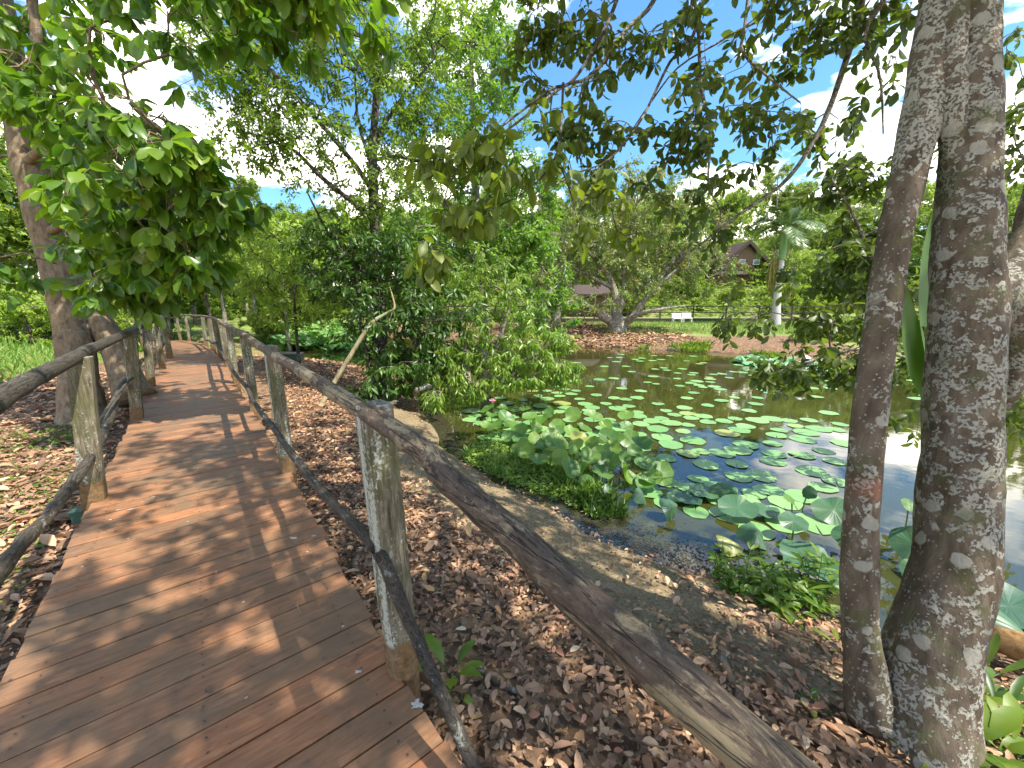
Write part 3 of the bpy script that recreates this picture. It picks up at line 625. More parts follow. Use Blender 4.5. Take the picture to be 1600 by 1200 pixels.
def sticks(a, b, r0, r1):
    """straight 3-sided twigs, vectorised"""
    n = len(a); T = unit(b - a); u = unit(np.cross(T, np.array([0.31, 0.2, 0.93]))); v = np.cross(T, u)
    V = np.empty((n, 6, 3))
    for q in range(3):
        th = q * 2.0944; d = math.cos(th) * u + math.sin(th) * v; V[:, q] = a + d * r0; V[:, 3 + q] = b + d * r1
    f = np.array([[0, 1, 4, 3], [1, 2, 5, 4], [2, 0, 3, 5]]); off = (np.arange(n) * 6)[:, None, None]
    return V.reshape(-1, 3), (f[None] + off).reshape(-1, 4)
def dense(P, R, step=0.25): return resample(P, R, step)
def tree(name, label, cat, trunks, limbs, blobs, lm, bm, seed, L, wr, kind, twigs=2, tl=0.25, nl=6, seg=0.25, tipr=0.005, expo=0.5, group=None,
         droop=0.4, whorl=False, rnd=(0, 1), sides=20, lump=0.12, lf=3.0, base=None, bow=0.3, out_=0.6, up=0.6, att=None, fold=0.22, curl=0.18, attach=0.35, twr=0.8, pen=0.12, world=None):
    r = np.random.default_rng(seed); base = trunks[0][0][0] if base is None else base
    root = thing(name, base, label, cat, group)
    nodes, dirs, rads = [], [], []
    for q, (P, R) in enumerate(trunks):
        q_, r_ = dense(P, R, max(0.05, float(np.mean(R)) * 0.45)); Vt, Ft = tube(q_, r_, sides, True, lump, lf, seed)
        mk('trunk', Vt, Ft, bm, root, {'rnd': np.full(len(Vt), .5)}, smooth=True)
        T = unit(np.gradient(q_, axis=0)); i0 = int(len(q_) * attach) if q == 0 or attach > 0.5 else int(len(q_) * attach)
        nodes += list(q_[i0:]); dirs += list(T[i0:]); rads += list(r_[i0:])
    mb = MB()
    for P, R in limbs:
        q_, r_ = dense(P, R, 0.12); mb.add(*tube(q_, r_, 8, True, 0.12, 8, seed)); T = unit(np.gradient(q_, axis=0))
        i0 = max(1, len(q_) // 6); nodes += list(q_[i0:]); dirs += list(T[i0:]); rads += list(r_[i0:])
    A = blobpts(blobs, r) if att is None else att
    for c_, rr_, n_ in (world or []): A = np.concatenate([A, np.array(c_) + unit(rdir(r, n_)) * (r.random((n_, 1))**.4) * np.array(rr_)])
    for P, R in grow(nodes, dirs, rads, A, r, seg, tipr, expo, bow, pen=pen):
        mb.add(*tube(P, R, 6 if R[0] > 0.02 else 5, False))
    Vl, Fl, rl, ta, te = crown(A, A.mean(0), r, twigs, tl, nl, L, wr, kind, droop, out_, 0.3, up, rnd[0], rnd[1], whorl, fold, curl)
    mb.add(*sticks(ta, te, tipr * twr, tipr * 0.4))
    mb.build('branches', bm, root, smooth=True)
    mk('crown', Vl, Fl, lm, root, {'rnd': rl}, smooth=True)
    return root
def pl(*pts):                                               # polyline from (px,py,t,r)
    return [W(a, b, c) for a, b, c, _ in pts], [d for *_, d in pts]

# left leaning tree over the walk
tree('tree', 'leaning forked pale trunk with large glossy leaves left of the boardwalk', 'tree',
     [pl((134, 668, 6.1, 0.370), (130, 640, 6.1, 0.281), (124, 590, 6.1, 0.229), (115, 520, 6.1, 0.222), (100, 440, 6.1, 0.222), (74, 350, 6.0, 0.215), (48, 260, 5.9, 0.200), (26, 160, 5.8, 0.163), (12, 60, 5.7, 0.141), (-13, -80, 5.6, 0.126), (-28, -300, 5.4, 0.104)),
      pl((212, 622, 6.3, 0.28), (200, 595, 6.35, 0.22), (184, 555, 6.35, 0.185), (160, 510, 6.3, 0.17), (130, 462, 6.2, 0.141), (112, 430, 6.15, 0.104))],
     [pl((15, 170, 5.8, .08), (45, 120, 5.5, .07), (57, 60, 5.3, .06), (50, -20, 5.2, .055), (60, -150, 5.0, .05)),
      pl((70, 370, 6.0, .07), (130, 330, 5.5, .05), (200, 320, 5.0, .035), (290, 310, 4.6, .02)),
      pl((36, 260, 5.9, .07), (90, 215, 5.3, .05), (170, 180, 4.8, .035), (250, 200, 4.4, .02)),
      pl((-25, -80, 5.6, .11), (80, -180, 5.0, .09), (220, -200, 4.4, .07), (400, -150, 4.0, .05), (560, -90, 3.8, .03))],
     [((120, 170, 4.8), (95, 55), .7, 30), ((200, 190, 4.5), (80, 45), .6, 22), ((265, 235, 4.1), (65, 55), .5, 22), ((185, 262, 4.6), (90, 42), .6, 28), ((40, 130, 5.1), (60, 60), .6, 20),
      ((235, 325, 4.5), (85, 60), .7, 36), ((175, 350, 4.8), (50, 40), .6, 14), ((105, 375, 5.2), (40, 14), .3, 5), ((280, 390, 4.6), (60, 40), .5, 20), ((195, 420, 4.7), (60, 45), .5, 24), ((330, 300, 4.3), (50, 40), .5, 10), 
      ((60, 400, 5.4), (30, 20), .3, 3), ((15, 60, 5.2), (60, 70), .6, 16), ((150, 30, 4.8), (70, 50), .6, 12), ((130, 120, 4.9), (40, 40), .6, 7),
      ((250, 0, 4.3), (90, 35), .6, 14), ((340, 0, 4.0), (110, 45), .6, 20), ((460, -25, 3.9), (110, 50), .6, 20), ((560, -10, 3.9), (60, 40), .5, 8), ((300, 80, 4.2), (50, 40), .4, 5), ((420, 40, 4.0), (60, 40), .4, 5),
      ((0, 430, 5.8), (30, 30), .4, 4), ((100, -200, 5.0), (300, 120), 1.6, 60), ((420, -170, 4.2), (260, 90), 1.2, 45), ((-150, 200, 5.5), (120, 200), 1.2, 30)],  # largest cluster lies above the frame, put in for shade
     M['leaf_left'], M['bark_left'], 11, 0.20, 0.50, 8, twigs=2, tl=0.30, nl=6, seg=0.22, tipr=0.005, droop=0.85, whorl=True, sides=36, lump=0.10, lf=2.2, up=0.8, attach=0.45)

# centre tree
tree('tree', 'dark-barked small-leaved tree at the water side with long bare limbs reaching left over the railing', 'tree',
     [pl((602, 628, 8.6, .20), (600, 600, 8.6, .15), (596, 530, 8.6, .13), (590, 440, 8.6, .12), (585, 330, 8.6, .11), (583, 240, 8.6, .09), (590, 120, 8.6, .06), (600, 0, 8.6, .045), (610, -120, 8.5, .03))],
     [pl((587, 345, 8.6, .065), (550, 315, 8.4, .055), (500, 275, 8.2, .045), (460, 235, 8.1, .032), (425, 222, 8.0, .02)),
      pl((586, 305, 8.6, .065), (560, 265, 8.5, .055), (520, 215, 8.3, .05), (480, 170, 8.2, .045), (440, 125, 8.1, .04), (385, 80, 8.0, .032), (322, 42, 7.9, .02)),
      pl((590, 130, 8.6, .05), (570, 62, 8.4, .05), (530, 52, 8.3, .045), (492, 60, 8.2, .04), (430, 32, 8.1, .025)),
      pl((584, 250, 8.6, .05), (620, 245, 8.5, .04), (660, 250, 8.4, .035), (710, 225, 8.3, .02)),
      pl((545, 420, 8.5, .03), (500, 340, 8.3, .025), (480, 300, 8.2, .015)), pl((584, 270, 8.6, .04), (560, 190, 8.5, .03), (555, 120, 8.4, .02)),
      pl((500, 60, 8.2, .03), (530, 20, 8.1, .025), (560, -40, 8.0, .02)), pl((585, 220, 8.6, .04), (630, 150, 8.6, .03), (680, 90, 8.5, .02))],
     [((450, 140, 8.1), (110, 80), 1.1, 85), ((560, 110, 8.4), (120, 100), 1.5, 120), ((390, 215, 8.0), (60, 55), .8, 40), ((500, 240, 8.2), (90, 60), 1.1, 55), ((470, 40, 8.2), (150, 60), 1.2, 75),
      ((640, 170, 8.6), (80, 80), 1.2, 65), ((360, 110, 8.0), (60, 60), .8, 42), ((330, 60, 8.0), (50, 50), .7, 20), ((620, 280, 8.4), (80, 50), 1.0, 45), ((560, 340, 8.4), (60, 30), .8, 20),
      ((550, -80, 8.4), (260, 80), 1.8, 110), ((690, 60, 8.5), (70, 60), 1, 35)],
     M['leaf_mid'], M['bark_dark'], 21, 0.11, 0.46, 5, twigs=4, tl=0.30, nl=7, seg=0.28, tipr=0.0055, droop=0.3, sides=16, lump=0.1, attach=0.5)

# understorey shrubs under it
tree('shrub', 'dark large-leaved shrub wrapped round the foot of the bare-limbed waterside tree', 'shrub',
     [pl((585, 622, 8.3, .05), (575, 560, 8.2, .04), (560, 480, 8.2, .03), (550, 400, 8.1, .02)), pl((640, 610, 8.2, .04), (650, 540, 8.1, .03), (640, 460, 8.1, .02))], [],
     [((560, 430, 8.2), (95, 50), .8, 60), ((600, 500, 8.1), (90, 60), .8, 75), ((640, 570, 7.9), (80, 35), .6, 50), ((520, 380, 8.2), (60, 35), .7, 26), ((620, 400, 8.2), (80, 50), .8, 50), ((690, 500, 8.3), (60, 70), .8, 45), ((600, 598, 7.8), (60, 18), .4, 20)],
     M['leaf_dark'], M['bark_dark'], 31, 0.16, 0.34, 5, twigs=3, tl=0.25, nl=8, seg=0.25, tipr=0.005, droop=0.8, sides=8, attach=0.2)
tree('shrub', 'bright drooping-leaved shrub leaning out over the pond water', 'shrub',
     [pl((748, 618, 8.4, .06), (770, 560, 8.4, .05), (790, 500, 8.5, .035), (800, 460, 8.6, .02)), pl((735, 618, 8.3, .05), (730, 560, 8.3, .035), (722, 510, 8.3, .02))],
     [pl((760, 590, 8.4, .035), (820, 570, 8.3, .025), (880, 572, 8.2, .015))],
     [((790, 500, 8.6), (80, 55), .9, 85), ((745, 560, 8.3), (80, 40), .7, 70), ((830, 560, 8.3), (60, 34), .7, 62), ((875, 580, 8.2), (32, 22), .4, 26), ((870, 530, 8.5), (28, 22), .5, 18), ((720, 600, 8.0), (50, 20), .5, 24), ((800, 592, 8.1), (80, 12), .4, 26), ((690, 560, 8.1), (40, 30), .5, 20), ((682, 612, 7.5), (26, 12), .3, 9), ((760, 430, 8.8), (70, 40), .8, 45)],
     M['leaf_bush'], M['bark_grey'], 33, 0.145, 0.26, 5, twigs=3, tl=0.22, nl=9, seg=0.25, tipr=0.004, droop=1.0, sides=8, attach=0.2)
# tree right behind
tree('tree', 'slender light blue-green tree rising behind the pond-side shrubs in the middle', 'tree',
     [pl((758, 566, 14, .17), (755, 480, 14, .15), (748, 380, 14, .13), (742, 260, 14, .11), (738, 140, 14, .08), (735, 40, 14, .05))], [],
     [((740, 150, 13.5), (100, 90), 1.8, 95), ((700, 250, 13.5), (90, 70), 1.6, 80), ((800, 300, 13), (75, 90), 1.6, 90), ((750, 390, 13), (120, 60), 1.6, 100), ((690, 60, 13.5), (90, 60), 1.6, 60), ((830, 400, 13), (60, 60), 1.4, 50), ((640, 350, 13.5), (80, 60), 1.4, 50), ((780, 60, 13.5), (50, 80), 1.2, 35), ((860, 480, 13), (40, 50), 1, 30)],
     M['leaf_bluegreen'], M['bark_grey'], 41, 0.16, 0.46, 4, twigs=6, tl=0.38, nl=8, seg=0.4, tipr=0.008, sides=12, droop=0.4, attach=0.3)
# sapling by the railing
tree('sapling', 'thin young tree with light feathery leaves just behind the pond-side railing', 'sapling',
     [pl((468, 572, 10.5, .05), (464, 530, 10.5, .04), (460, 470, 10.4, .03), (458, 400, 10.3, .02))], [],
     [((450, 410, 10.3), (75, 45), .9, 60), ((420, 460, 10.3), (60, 35), .8, 42), ((500, 460, 10.2), (50, 45), .8, 40), ((440, 490, 10.3), (50, 22), .6, 22), ((400, 380, 10.6), (50, 40), .8, 30)],
     M['leaf_light'], M['bark_dark'], 43, 0.12, 0.36, 4, twigs=4, tl=0.28, nl=8, seg=0.3, tipr=0.004, sides=8, droop=0.3, attach=0.25)

# near right tree
rt = tree('tree', 'large grey twin-stemmed tree blotched with pale lichen at the right edge of the bank', 'tree',
     [pl((1432, 1190, 1.80, 0.231), (1438, 1120, 1.80, 0.189), (1450, 1040, 1.80, 0.162), (1468, 960, 1.80, 0.150), (1490, 860, 1.80, 0.143), (1500, 720, 1.80, 0.134), (1506, 600, 1.80, 0.127), (1510, 480, 1.80, 0.125), (1512, 360, 1.80, 0.115), (1516, 200, 1.80, 0.100), (1518, 60, 1.80, 0.092), (1524, -100, 1.80, 0.088), (1560, -350, 1.8, 0.077)),
      pl((1365, 1120, 1.84, 0.112), (1352, 1050, 1.84, 0.084), (1344, 970, 1.84, 0.071), (1343, 860, 1.84, 0.067), (1350, 740, 1.84, 0.066), (1362, 620, 1.84, 0.063), (1378, 500, 1.84, 0.062), (1396, 380, 1.84, 0.062), (1420, 270, 1.84, 0.068), (1441, 180, 1.84, 0.078), (1455, 80, 1.84, 0.074), (1468, -20, 1.84, 0.066), (1468, -150, 1.84, 0.049), (1450, -330, 1.9, 0.042)),
      pl((1500, 330, 1.84, .03), (1490, 255, 1.80, .045), (1488, 180, 1.78, 0.050), (1488, 90, 1.78, 0.048), (1494, 0, 1.78, 0.046), (1500, -80, 1.78, 0.045))],
     [pl((1535, 500, 1.86, .10), (1562, 455, 1.9, .095), (1592, 405, 1.95, .08), (1622, 330, 2.0, .07), (1640, 200, 2.1, .06)), pl((1572, 455, 1.92, .06), (1592, 500, 1.95, .055), (1592, 570, 1.96, .045), (1580, 625, 1.95, .028), (1572, 640, 1.95, .012)),
      pl((1462, -120, 1.84, .06), (1400, -260, 2.3, .055), (1300, -320, 3.0, .05), (1180, -280, 3.5, .045), (1050, -230, 3.8, .04), (900, -190, 3.9, .03)),
      pl((1360, -290, 2.7, .035), (1352, -60, 3.0, .032), (1340, 30, 3.3, .028), (1305, 145, 3.6, .024), (1272, 220, 3.7, .020), (1222, 288, 3.8, .017), (1150, 338, 3.9, .014), (1090, 385, 4.0, .011), (1020, 435, 4.1, .007), (955, 490, 4.2, .003)),
      pl((1100, -240, 3.7, .02), (1085, -40, 3.6, .016), (1092, 60, 3.6, .015), (1095, 130, 3.6, .014), (1110, 210, 3.6, .012), (1107, 290, 3.7, .010), (1128, 335, 3.8, .007), (1108, 380, 3.8, .005), (1114, 396, 3.8, .003)),
      pl((1060, -230, 3.7, .028), (1030, -20, 3.7, .022), (975, 50, 3.6, .019), (925, 118, 3.5, .015), (880, 135, 3.4, .012), (810, 190, 3.2, .009), (760, 225, 3.0, .007), (700, 252, 2.9, .004)),
      pl((1120, -250, 3.6, .022), (1095, 20, 3.6, .016), (1045, 100, 3.6, .013), (1000, 190, 3.5, .010), (950, 250, 3.5, .008), (890, 275, 3.4, .006), (820, 320, 3.2, .004)),
      pl((1200, -280, 3.4, .02), (1165, 30, 3.4, .013), (1160, 80, 3.4, .011), (1200, 120, 3.5, .009), (1250, 160, 3.6, .006)),
      pl((1230, -290, 3.4, .02), (1210, -10, 3.4, .013), (1140, 55, 3.5, .010), (1060, 105, 3.6, .008), (1010, 170, 3.6, .006), (960, 240, 3.7, .005), (900, 290, 3.8, .003)),
      pl((1410, -260, 2.6, .025), (1380, 0, 3.0, .017), (1350, 50, 3.1, .014), (1375, 120, 3.2, .010), (1380, 210, 3.3, .005)),
      pl((1400, 480, 4.6, .02), (1370, 420, 4.4, .018), (1330, 330, 4.2, .012), (1300, 280, 4.1, .006)), pl((1420, 560, 4.6, .02), (1350, 545, 4.3, .012), (1280, 560, 4.1, .008), (1215, 580, 4.0, .004)),
      pl((1640, 420, 4.8, .04), (1520, 500, 4.8, .03), (1420, 530, 4.6, .02), (1400, 480, 4.6, .018))],
     [((870, 40, 3.7), (80, 50), .4, 14), ((950, 60, 3.6), (80, 60), .5, 13), ((830, 90, 3.8), (40, 60), .4, 6), ((1060, 50, 3.6), (80, 55), .5, 9), ((1160, 60, 3.5), (70, 60), .5, 9), ((1260, 60, 3.5), (80, 60), .5, 11), ((1340, 60, 3.2), (60, 60), .4, 9), ((1360, 140, 3.4), (40, 50), .4, 5),
      ((900, 205, 3.7), (60, 40), .4, 7), ((960, 190, 3.6), (60, 45), .4, 8), ((1040, 180, 3.6), (60, 50), .4, 9), ((1130, 190, 3.6), (70, 50), .5, 11), ((1220, 180, 3.7), (60, 50), .4, 7), ((1010, 260, 3.7), (80, 30), .4, 4), ((1150, 270, 3.8), (50, 30), .3, 3), ((1080, 350, 3.9), (90, 50), .4, 5), ((1120, 290, 3.7), (30, 30), .3, 3), ((1300, 180, 3.7), (50, 40), .4, 4), ((1220, 420, 4.1), (90, 60), .4, 4),
      ((1330, 275, 4.2), (60, 35), .4, 20), ((1360, 350, 4.4), (50, 50), .4, 24), ((1330, 420, 4.4), (50, 50), .4, 22), ((1380, 470, 4.6), (50, 60), .5, 24), ((1290, 500, 4.2), (60, 30), .3, 13), ((1350, 560, 4.3), (50, 40), .4, 18), ((1215, 575, 4.0), (32, 22), .25, 7), ((1270, 560, 4.1), (35, 22), .25, 8), ((1400, 650, 4.6), (30, 30), .3, 7), ((1150, 490, 4.2), (60, 25), .3, 6),
      ((1590, 180, 4.5), (60, 140), .8, 34), ((1600, 400, 4.8), (50, 80), .6, 24), ((1440, 560, 4.8), (40, 60), .5, 12), ((1600, 640, 4.5), (30, 25), .3, 6),
      ((1250, -330, 3.2), (350, 120), 1.4, 130), ((900, -200, 3.9), (200, 100), 1.0, 45), ((1560, -380, 2.2), (300, 200), 1.4, 70)],
     M['leaf_over'], M['bark_right'], 51, 0.105, 0.50, 8, twigs=3, tl=0.22, nl=6, seg=0.16, tipr=0.003, expo=0.42, droop=0.55, sides=56, lump=0.10, lf=4.0, attach=0.75, bow=-0.15, up=0.5,
     world=[((0.4, 2.9, 5.3), (1.7, 1.3, .5), 170), ((2.3, .4, 5.4), (1.6, 1.5, .6), 170), ((2.6, -.4, 5.6), (2.4, 2.0, .9), 360), ((1.2, 1.2, 5.2), (1.6, 1.6, .6), 110), ((4.5, 1.0, 6.0), (1.8, 1.8, .9), 120), ((0.8, -1.8, 5.4), (2.0, 1.4, .8), 130)])  # unseen crown clusters added overhead to shade the deck, rail and bank
M['leaf_bough'] = leafmat('leaf_bough', [(0.07, 0.10, 0.014), (0.11, 0.155, 0.018), (0.17, 0.20, 0.03)], 0.46, 0.45, 1.7)
# bough of large leaves in front of the middle trees
tree('bough', 'drooping bough of broad olive-green leaves hanging in front of the middle trees', 'branch',
     [pl((1000, -150, 3.3, .02), (960, 10, 3.2, .016), (900, 120, 3.1, .013), (860, 140, 3.0, .010), (800, 185, 2.9, .008), (735, 235, 2.8, .006), (700, 262, 2.8, .003))], 
     [pl((880, 130, 3.05, .010), (870, 240, 2.9, .007), (820, 300, 2.8, .005), (760, 330, 2.7, .003)), pl((740, 230, 2.8, .006), (700, 290, 2.7, .005), (690, 360, 2.6, .004), (670, 420, 2.6, .002)), pl((870, 240, 2.9, .006), (900, 330, 2.9, .005), (900, 370, 2.9, .003))],
     [((740, 235, 2.8), (55, 26), .2, 10), ((800, 250, 2.8), (50, 35), .2, 9), ((690, 250, 2.8), (36, 24), .2, 5), ((700, 330, 2.7), (45, 30), .2, 7), ((760, 310, 2.75), (40, 26), .2, 6), ((680, 400, 2.6), (26, 30), .2, 7), ((860, 250, 2.9), (35, 45), .2, 6), ((850, 170, 3.0), (20, 20), .15, 2), ((950, 290, 3.1), (50, 24), .2, 6), ((990, 370, 3.2), (35, 24), .2, 4), ((905, 350, 2.9), (20, 20), .2, 3)],
     M['leaf_bough'], M['bark_dark'], 57, 0.12, 0.52, 8, twigs=2, tl=0.14, nl=4, seg=0.12, tipr=0.0022, droop=0.95, sides=8, attach=0.3, rnd=(0.3, 1), bow=-0.1, up=0.5)

# ------------------------------------------------------------------ background trees: prototypes copied
def proto(seed, H, R, nclump, lm, bm, L, lean=0.0, flat=0.8, low=0.35, tr=0.14, twigs=5, nl=9, tl=0.5, kind=4):
    r = np.random.default_rng(seed); P0 = [np.array([0, 0, -0.6]), np.array([0, 0, 0.0]), np.array([lean * .3, 0.1, H * .3]), np.array([lean, 0, H * .65]), np.array([lean * 1.2, .1, H * .9])]
    nb = 9; C_ = rdir(r, nb) * np.array([R * .62, R * .62, H * .28]) + np.array([lean, 0, H * (0.5 + low * .5)])
    A = np.concatenate([c + rdir(r, nclump // nb) * (r.random((nclump // nb, 1))**.4) * np.array([R * .48, R * .48, H * .17 * flat]) for c in C_])
    return dict(base=P0, A=A, lm=lm, bm=bm, L=L, tr=tr, twigs=twigs, nl=nl, tl=tl, seed=seed, kind=kind)
def build_proto(p, name, label, cat, group=None):
    return tree(name, label, cat, [(p['base'], [p['tr'] * 1.5, p['tr'], p['tr'] * .85, p['tr'] * .55, p['tr'] * .3])], [], None, p['lm'], p['bm'], p['seed'], p['L'], 0.5, p['kind'],
                twigs=p['twigs'], tl=p['tl'], nl=p['nl'], seg=0.6, tipr=0.012, base=np.array([0, 0, 0.]), att=p['A'], sides=9, group=group, attach=0.3, droop=0.35, pen=0.05)
def copy_tree(o):
    c = o.copy(); COL.objects.link(c)
    for ch in list(o.children):
        d = ch.copy(); COL.objects.link(d); d.parent = c
    return c
protos = {
 'light': build_proto(proto(61, 8, 3.8, 216, M['leaf_light'], M['bark_grey'], 0.23), 'tree', 'x', 'tree'),
 'far': build_proto(proto(62, 9, 4.2, 252, M['leaf_far'], M['bark_grey'], 0.26, 0.6), 'tree', 'x', 'tree'),
 'dark': build_proto(proto(63, 8, 3.6, 234, M['leaf_dark'], M['bark_dark'], 0.24, low=0.1), 'tree', 'x', 'tree'),
 'mid': build_proto(proto(64, 10, 4.0, 270, M['leaf_mid'], M['bark_grey'], 0.24, 0.4, low=0.2), 'tree', 'x', 'tree'),
 'bush': build_proto(proto(65, 2.6, 2.2, 135, M['leaf_light'], M['bark_dark'], 0.15, low=-0.25, tr=0.05, tl=0.3), 'bush', 'x', 'bush'),
 'bushd': build_proto(proto(66, 2.8, 2.2, 135, M['leaf_mid'], M['bark_dark'], 0.16, low=-0.25, tr=0.05, tl=0.3), 'bush', 'x', 'bush')}
used = set()
def plant(kind, px, t, scale, rot, label, group=None, zs=1.0, name=None):
    x, y = W(px, 468, t)[:2]; src = protos[kind]
    if kind in used: o = copy_tree(src)
    else: o = src; used.add(kind)
    o.location = (x, y, gz(x, y)); o.rotation_euler = (0, 0, rot); o.scale = (scale, scale, scale * zs)
    o['label'] = label; o['category'] = 'bush' if kind.startswith('bush') else 'tree'
    if group: o['group'] = group
    if name: o.name = name
    return o
GB = 'trees filling the view behind the boardwalk'; GF = 'trees on the slope beyond the pond'; GL = 'bushes on the left slope'
plant('light', 395, 21, 0.85, 0.3, 'layered yellow-green tree with thin pale stems behind the boardwalk bend', GB)
plant('light', 445, 17.5, 0.62, 2.9, 'small bright yellow-green tree between the boardwalk bend and the thin sapling', GB)
plant('light', 345, 19.5, 0.7, 5.0, 'small bright yellow-green tree crowding the boardwalk bend', GB)
plant('mid', 300, 27, 1.05, 1.3, 'tall mid-green tree above the far end of the boardwalk', GB)
plant('dark', 325, 24.5, 0.75, 2.0, 'dark shady tree with black trunk just right of the boardwalk bend', GB)
plant('dark', 262, 25, 0.8, 4.1, 'dark shady tree left of the far boardwalk end', GB)
plant('far', 215, 27, 1.15, 0.7, 'broad pale green tree behind the leaning trunk leaves', GB)
plant('light', 120, 22, 1.1, 2.2, 'bright yellow-green tree on the left slope seen through the leaves', GB)
plant('mid', 20, 21, 1.15, 3.9, 'leafy tree at the far left edge of the slope', GB)
plant('far', -90, 17, 1.1, 5.0, 'pale green tree partly outside the left edge', GB)
plant('mid', 470, 37, 1.0, 4.4, 'mid-green tree beyond the lotus-covered water on the left', GB)
plant('light', 560, 36, 1.0, 5.4, 'yellow-green tree across the water, left of the dark limbed tree', GB)
plant('far', 385, 34, 1.2, 2.4, 'pale tall tree peeping above the layered yellow-green tree', GB)
plant('mid', 655, 33, 0.95, 0.9, 'mid-green tree on the far bank behind the dark shrub', GB)
plant('far', 850, 31, 0.95, 1.9, 'pale tree on the far bank just left of the spreading rusty tree', GF)
plant('light', 745, 31, 0.9, 3.2, 'yellow-green tree on the far bank behind the slender blue-green tree', GF)
plant('light', 1045, 43, 0.95, 3.6, 'yellow-green tree on the slope left of the dark-roofed house', GF)
plant('far', 930, 44, 1.15, 4.6, 'pale green tree behind the spreading tree crown', GF)
plant('mid', 1120, 54, 0.95, 5.6, 'mid-green tree on the ridge above the house roof', GF)
plant('far', 1215, 52, 0.8, 0.2, 'pale tree on the ridge directly behind the palm crown', GF)
plant('light', 1262, 36, 0.62, 1.2, 'rounded bright green tree just right of the palm trunk', GF)
plant('far', 1330, 42, 0.85, 2.2, 'pale hazy tree right of the palm behind hanging leaves', GF)
plant('mid', 1400, 34, 0.85, 3.2, 'mid-green tree on the far bank seen left of the thinner lichened stem', GF)
plant('dark', 1465, 27, 0.75, 4.2, 'dark green tree on the far bank seen between the two lichened stems', GF)
plant('mid', 1570, 27, 0.9, 5.2, 'mid-green tree on the far bank at the right edge', GF)
plant('far', 1680, 25, 1.0, 0.5, 'pale green tree outside the right edge on the far bank', GF)
plant('light', 1500, 36, 1.0, 1.5, 'yellow-green tree high on the right slope', GF)
for q, (px, t, s_, lab) in enumerate([(30, 13.5, .75, 'low bright bush on the left slope nearest the frame edge'), (85, 15, .8, 'low bright bush behind the leaning pale trunk'), (-20, 17, 1.0, 'large bright bush high on the left slope'), (160, 18, .8, 'bright bush between the trunk and the left railing'), (215, 20, .7, 'small bright bush over the far left railing'), (120, 20, 1.1, 'tall bright bush upslope of the pale trunk'), (262, 27, .8, 'bright bush at the very end of the boardwalk'), (40, 22, 1.2, 'big rounded bush at the top of the left slope')]):
    plant('bush', px, t, s_, q * 1.3, lab, GL)
for q, (px, t, s_, lab) in enumerate([(395, 19, .55, 'green bush right of the far boardwalk rail'), (190, 23, 1.0, 'mid-green bush behind the left railing posts'), (330, 30, .9, 'mid-green bush closing the view behind the boardwalk bend')]):
    plant('bushd', px, t, s_, q * 1.7, lab, 'bushes behind the walk')
for q, (px, t, s_, lab) in enumerate([(1270, 17.2, .42, 'bright waterside bush behind the lamp post'), (1330, 17.5, .45, 'bright waterside bush right of the lamp post'), (1215, 31, .6, 'low bush right of the palm foot'), (1150, 37, .8, 'bright bush below the house'), (1010, 38, .8, 'bright bush behind the far walkway'), (1090, 36, .6, 'small bush behind the white benches'), (1440, 18, .6, 'low bush on the far bank between the stems'), (1590, 17.5, .7, 'low bush on the far bank at the right edge'), (900, 37, .9, 'bush behind the brown shed')]):
    plant('bush' if q % 2 else 'bushd', px, t, s_, q * 2.1, lab, 'bushes on the far bank')

rf2 = np.random.default_rng(88)
for q in range(44):
    t_ = rf2.uniform(32.5, 47); px_ = rf2.uniform(560, 1700)
    if 1040 < px_ < 1110 and t_ < 36: t_ += 4
    pos = 'left of the spreading tree' if px_ < 850 else 'behind the spreading tree' if px_ < 1050 else 'below the dark-roofed house' if px_ < 1200 else 'on the slope right of the palm' if px_ < 1400 else 'on the slope behind the lichened stems'
    plant('bush' if q % 3 else 'bushd', px_, t_, rf2.uniform(.6, 1.25), rf2.uniform(0, 6.28), ('light green' if q % 3 else 'darker green') + ' slope bush ' + pos, 'bushes scattered over the far slope')
for q in range(12):
    px_ = 300 + q * 32 + rf2.uniform(-10, 10); plant('bush' if q % 2 else 'bushd', px_, rf2.uniform(35, 40), rf2.uniform(1.0, 1.5), rf2.uniform(0, 6.28), ('light' if q % 2 else 'mid') + '-green bush beyond the lotus-covered left water', 'bushes beyond the left water')
rows = [(t_, px_) for t_, st in ((47, 62), (58, 52), (74, 44)) for px_ in np.arange(-60, 1720, st)]
sides_ = ['far left of the boardwalk', 'behind the boardwalk bend', 'above the dark limbed tree', 'behind the spreading rusty tree', 'around the dark-roofed house', 'right of the palm', 'behind the lichened stems']
for t_, px_ in rows:
    if 1085 < px_ < 1200 and t_ < 50: continue
    kd = ['light', 'far', 'mid', 'far', 'light', 'dark'][rf2.integers(6)]; sc_ = rf2.uniform(.8, 1.15) * (1.1 if px_ < 800 else .95)
    wh = sides_[int(np.searchsorted([200, 450, 800, 1080, 1200, 1330], px_))]
    plant(kd, px_ + rf2.uniform(-18, 18), t_ + rf2.uniform(-4, 4), sc_, rf2.uniform(0, 6.28), {47: 'nearer', 58: 'middle', 74: 'farthest'}[t_] + ' woodland tree on the ridge ' + wh, 'woodland trees on the ridge')
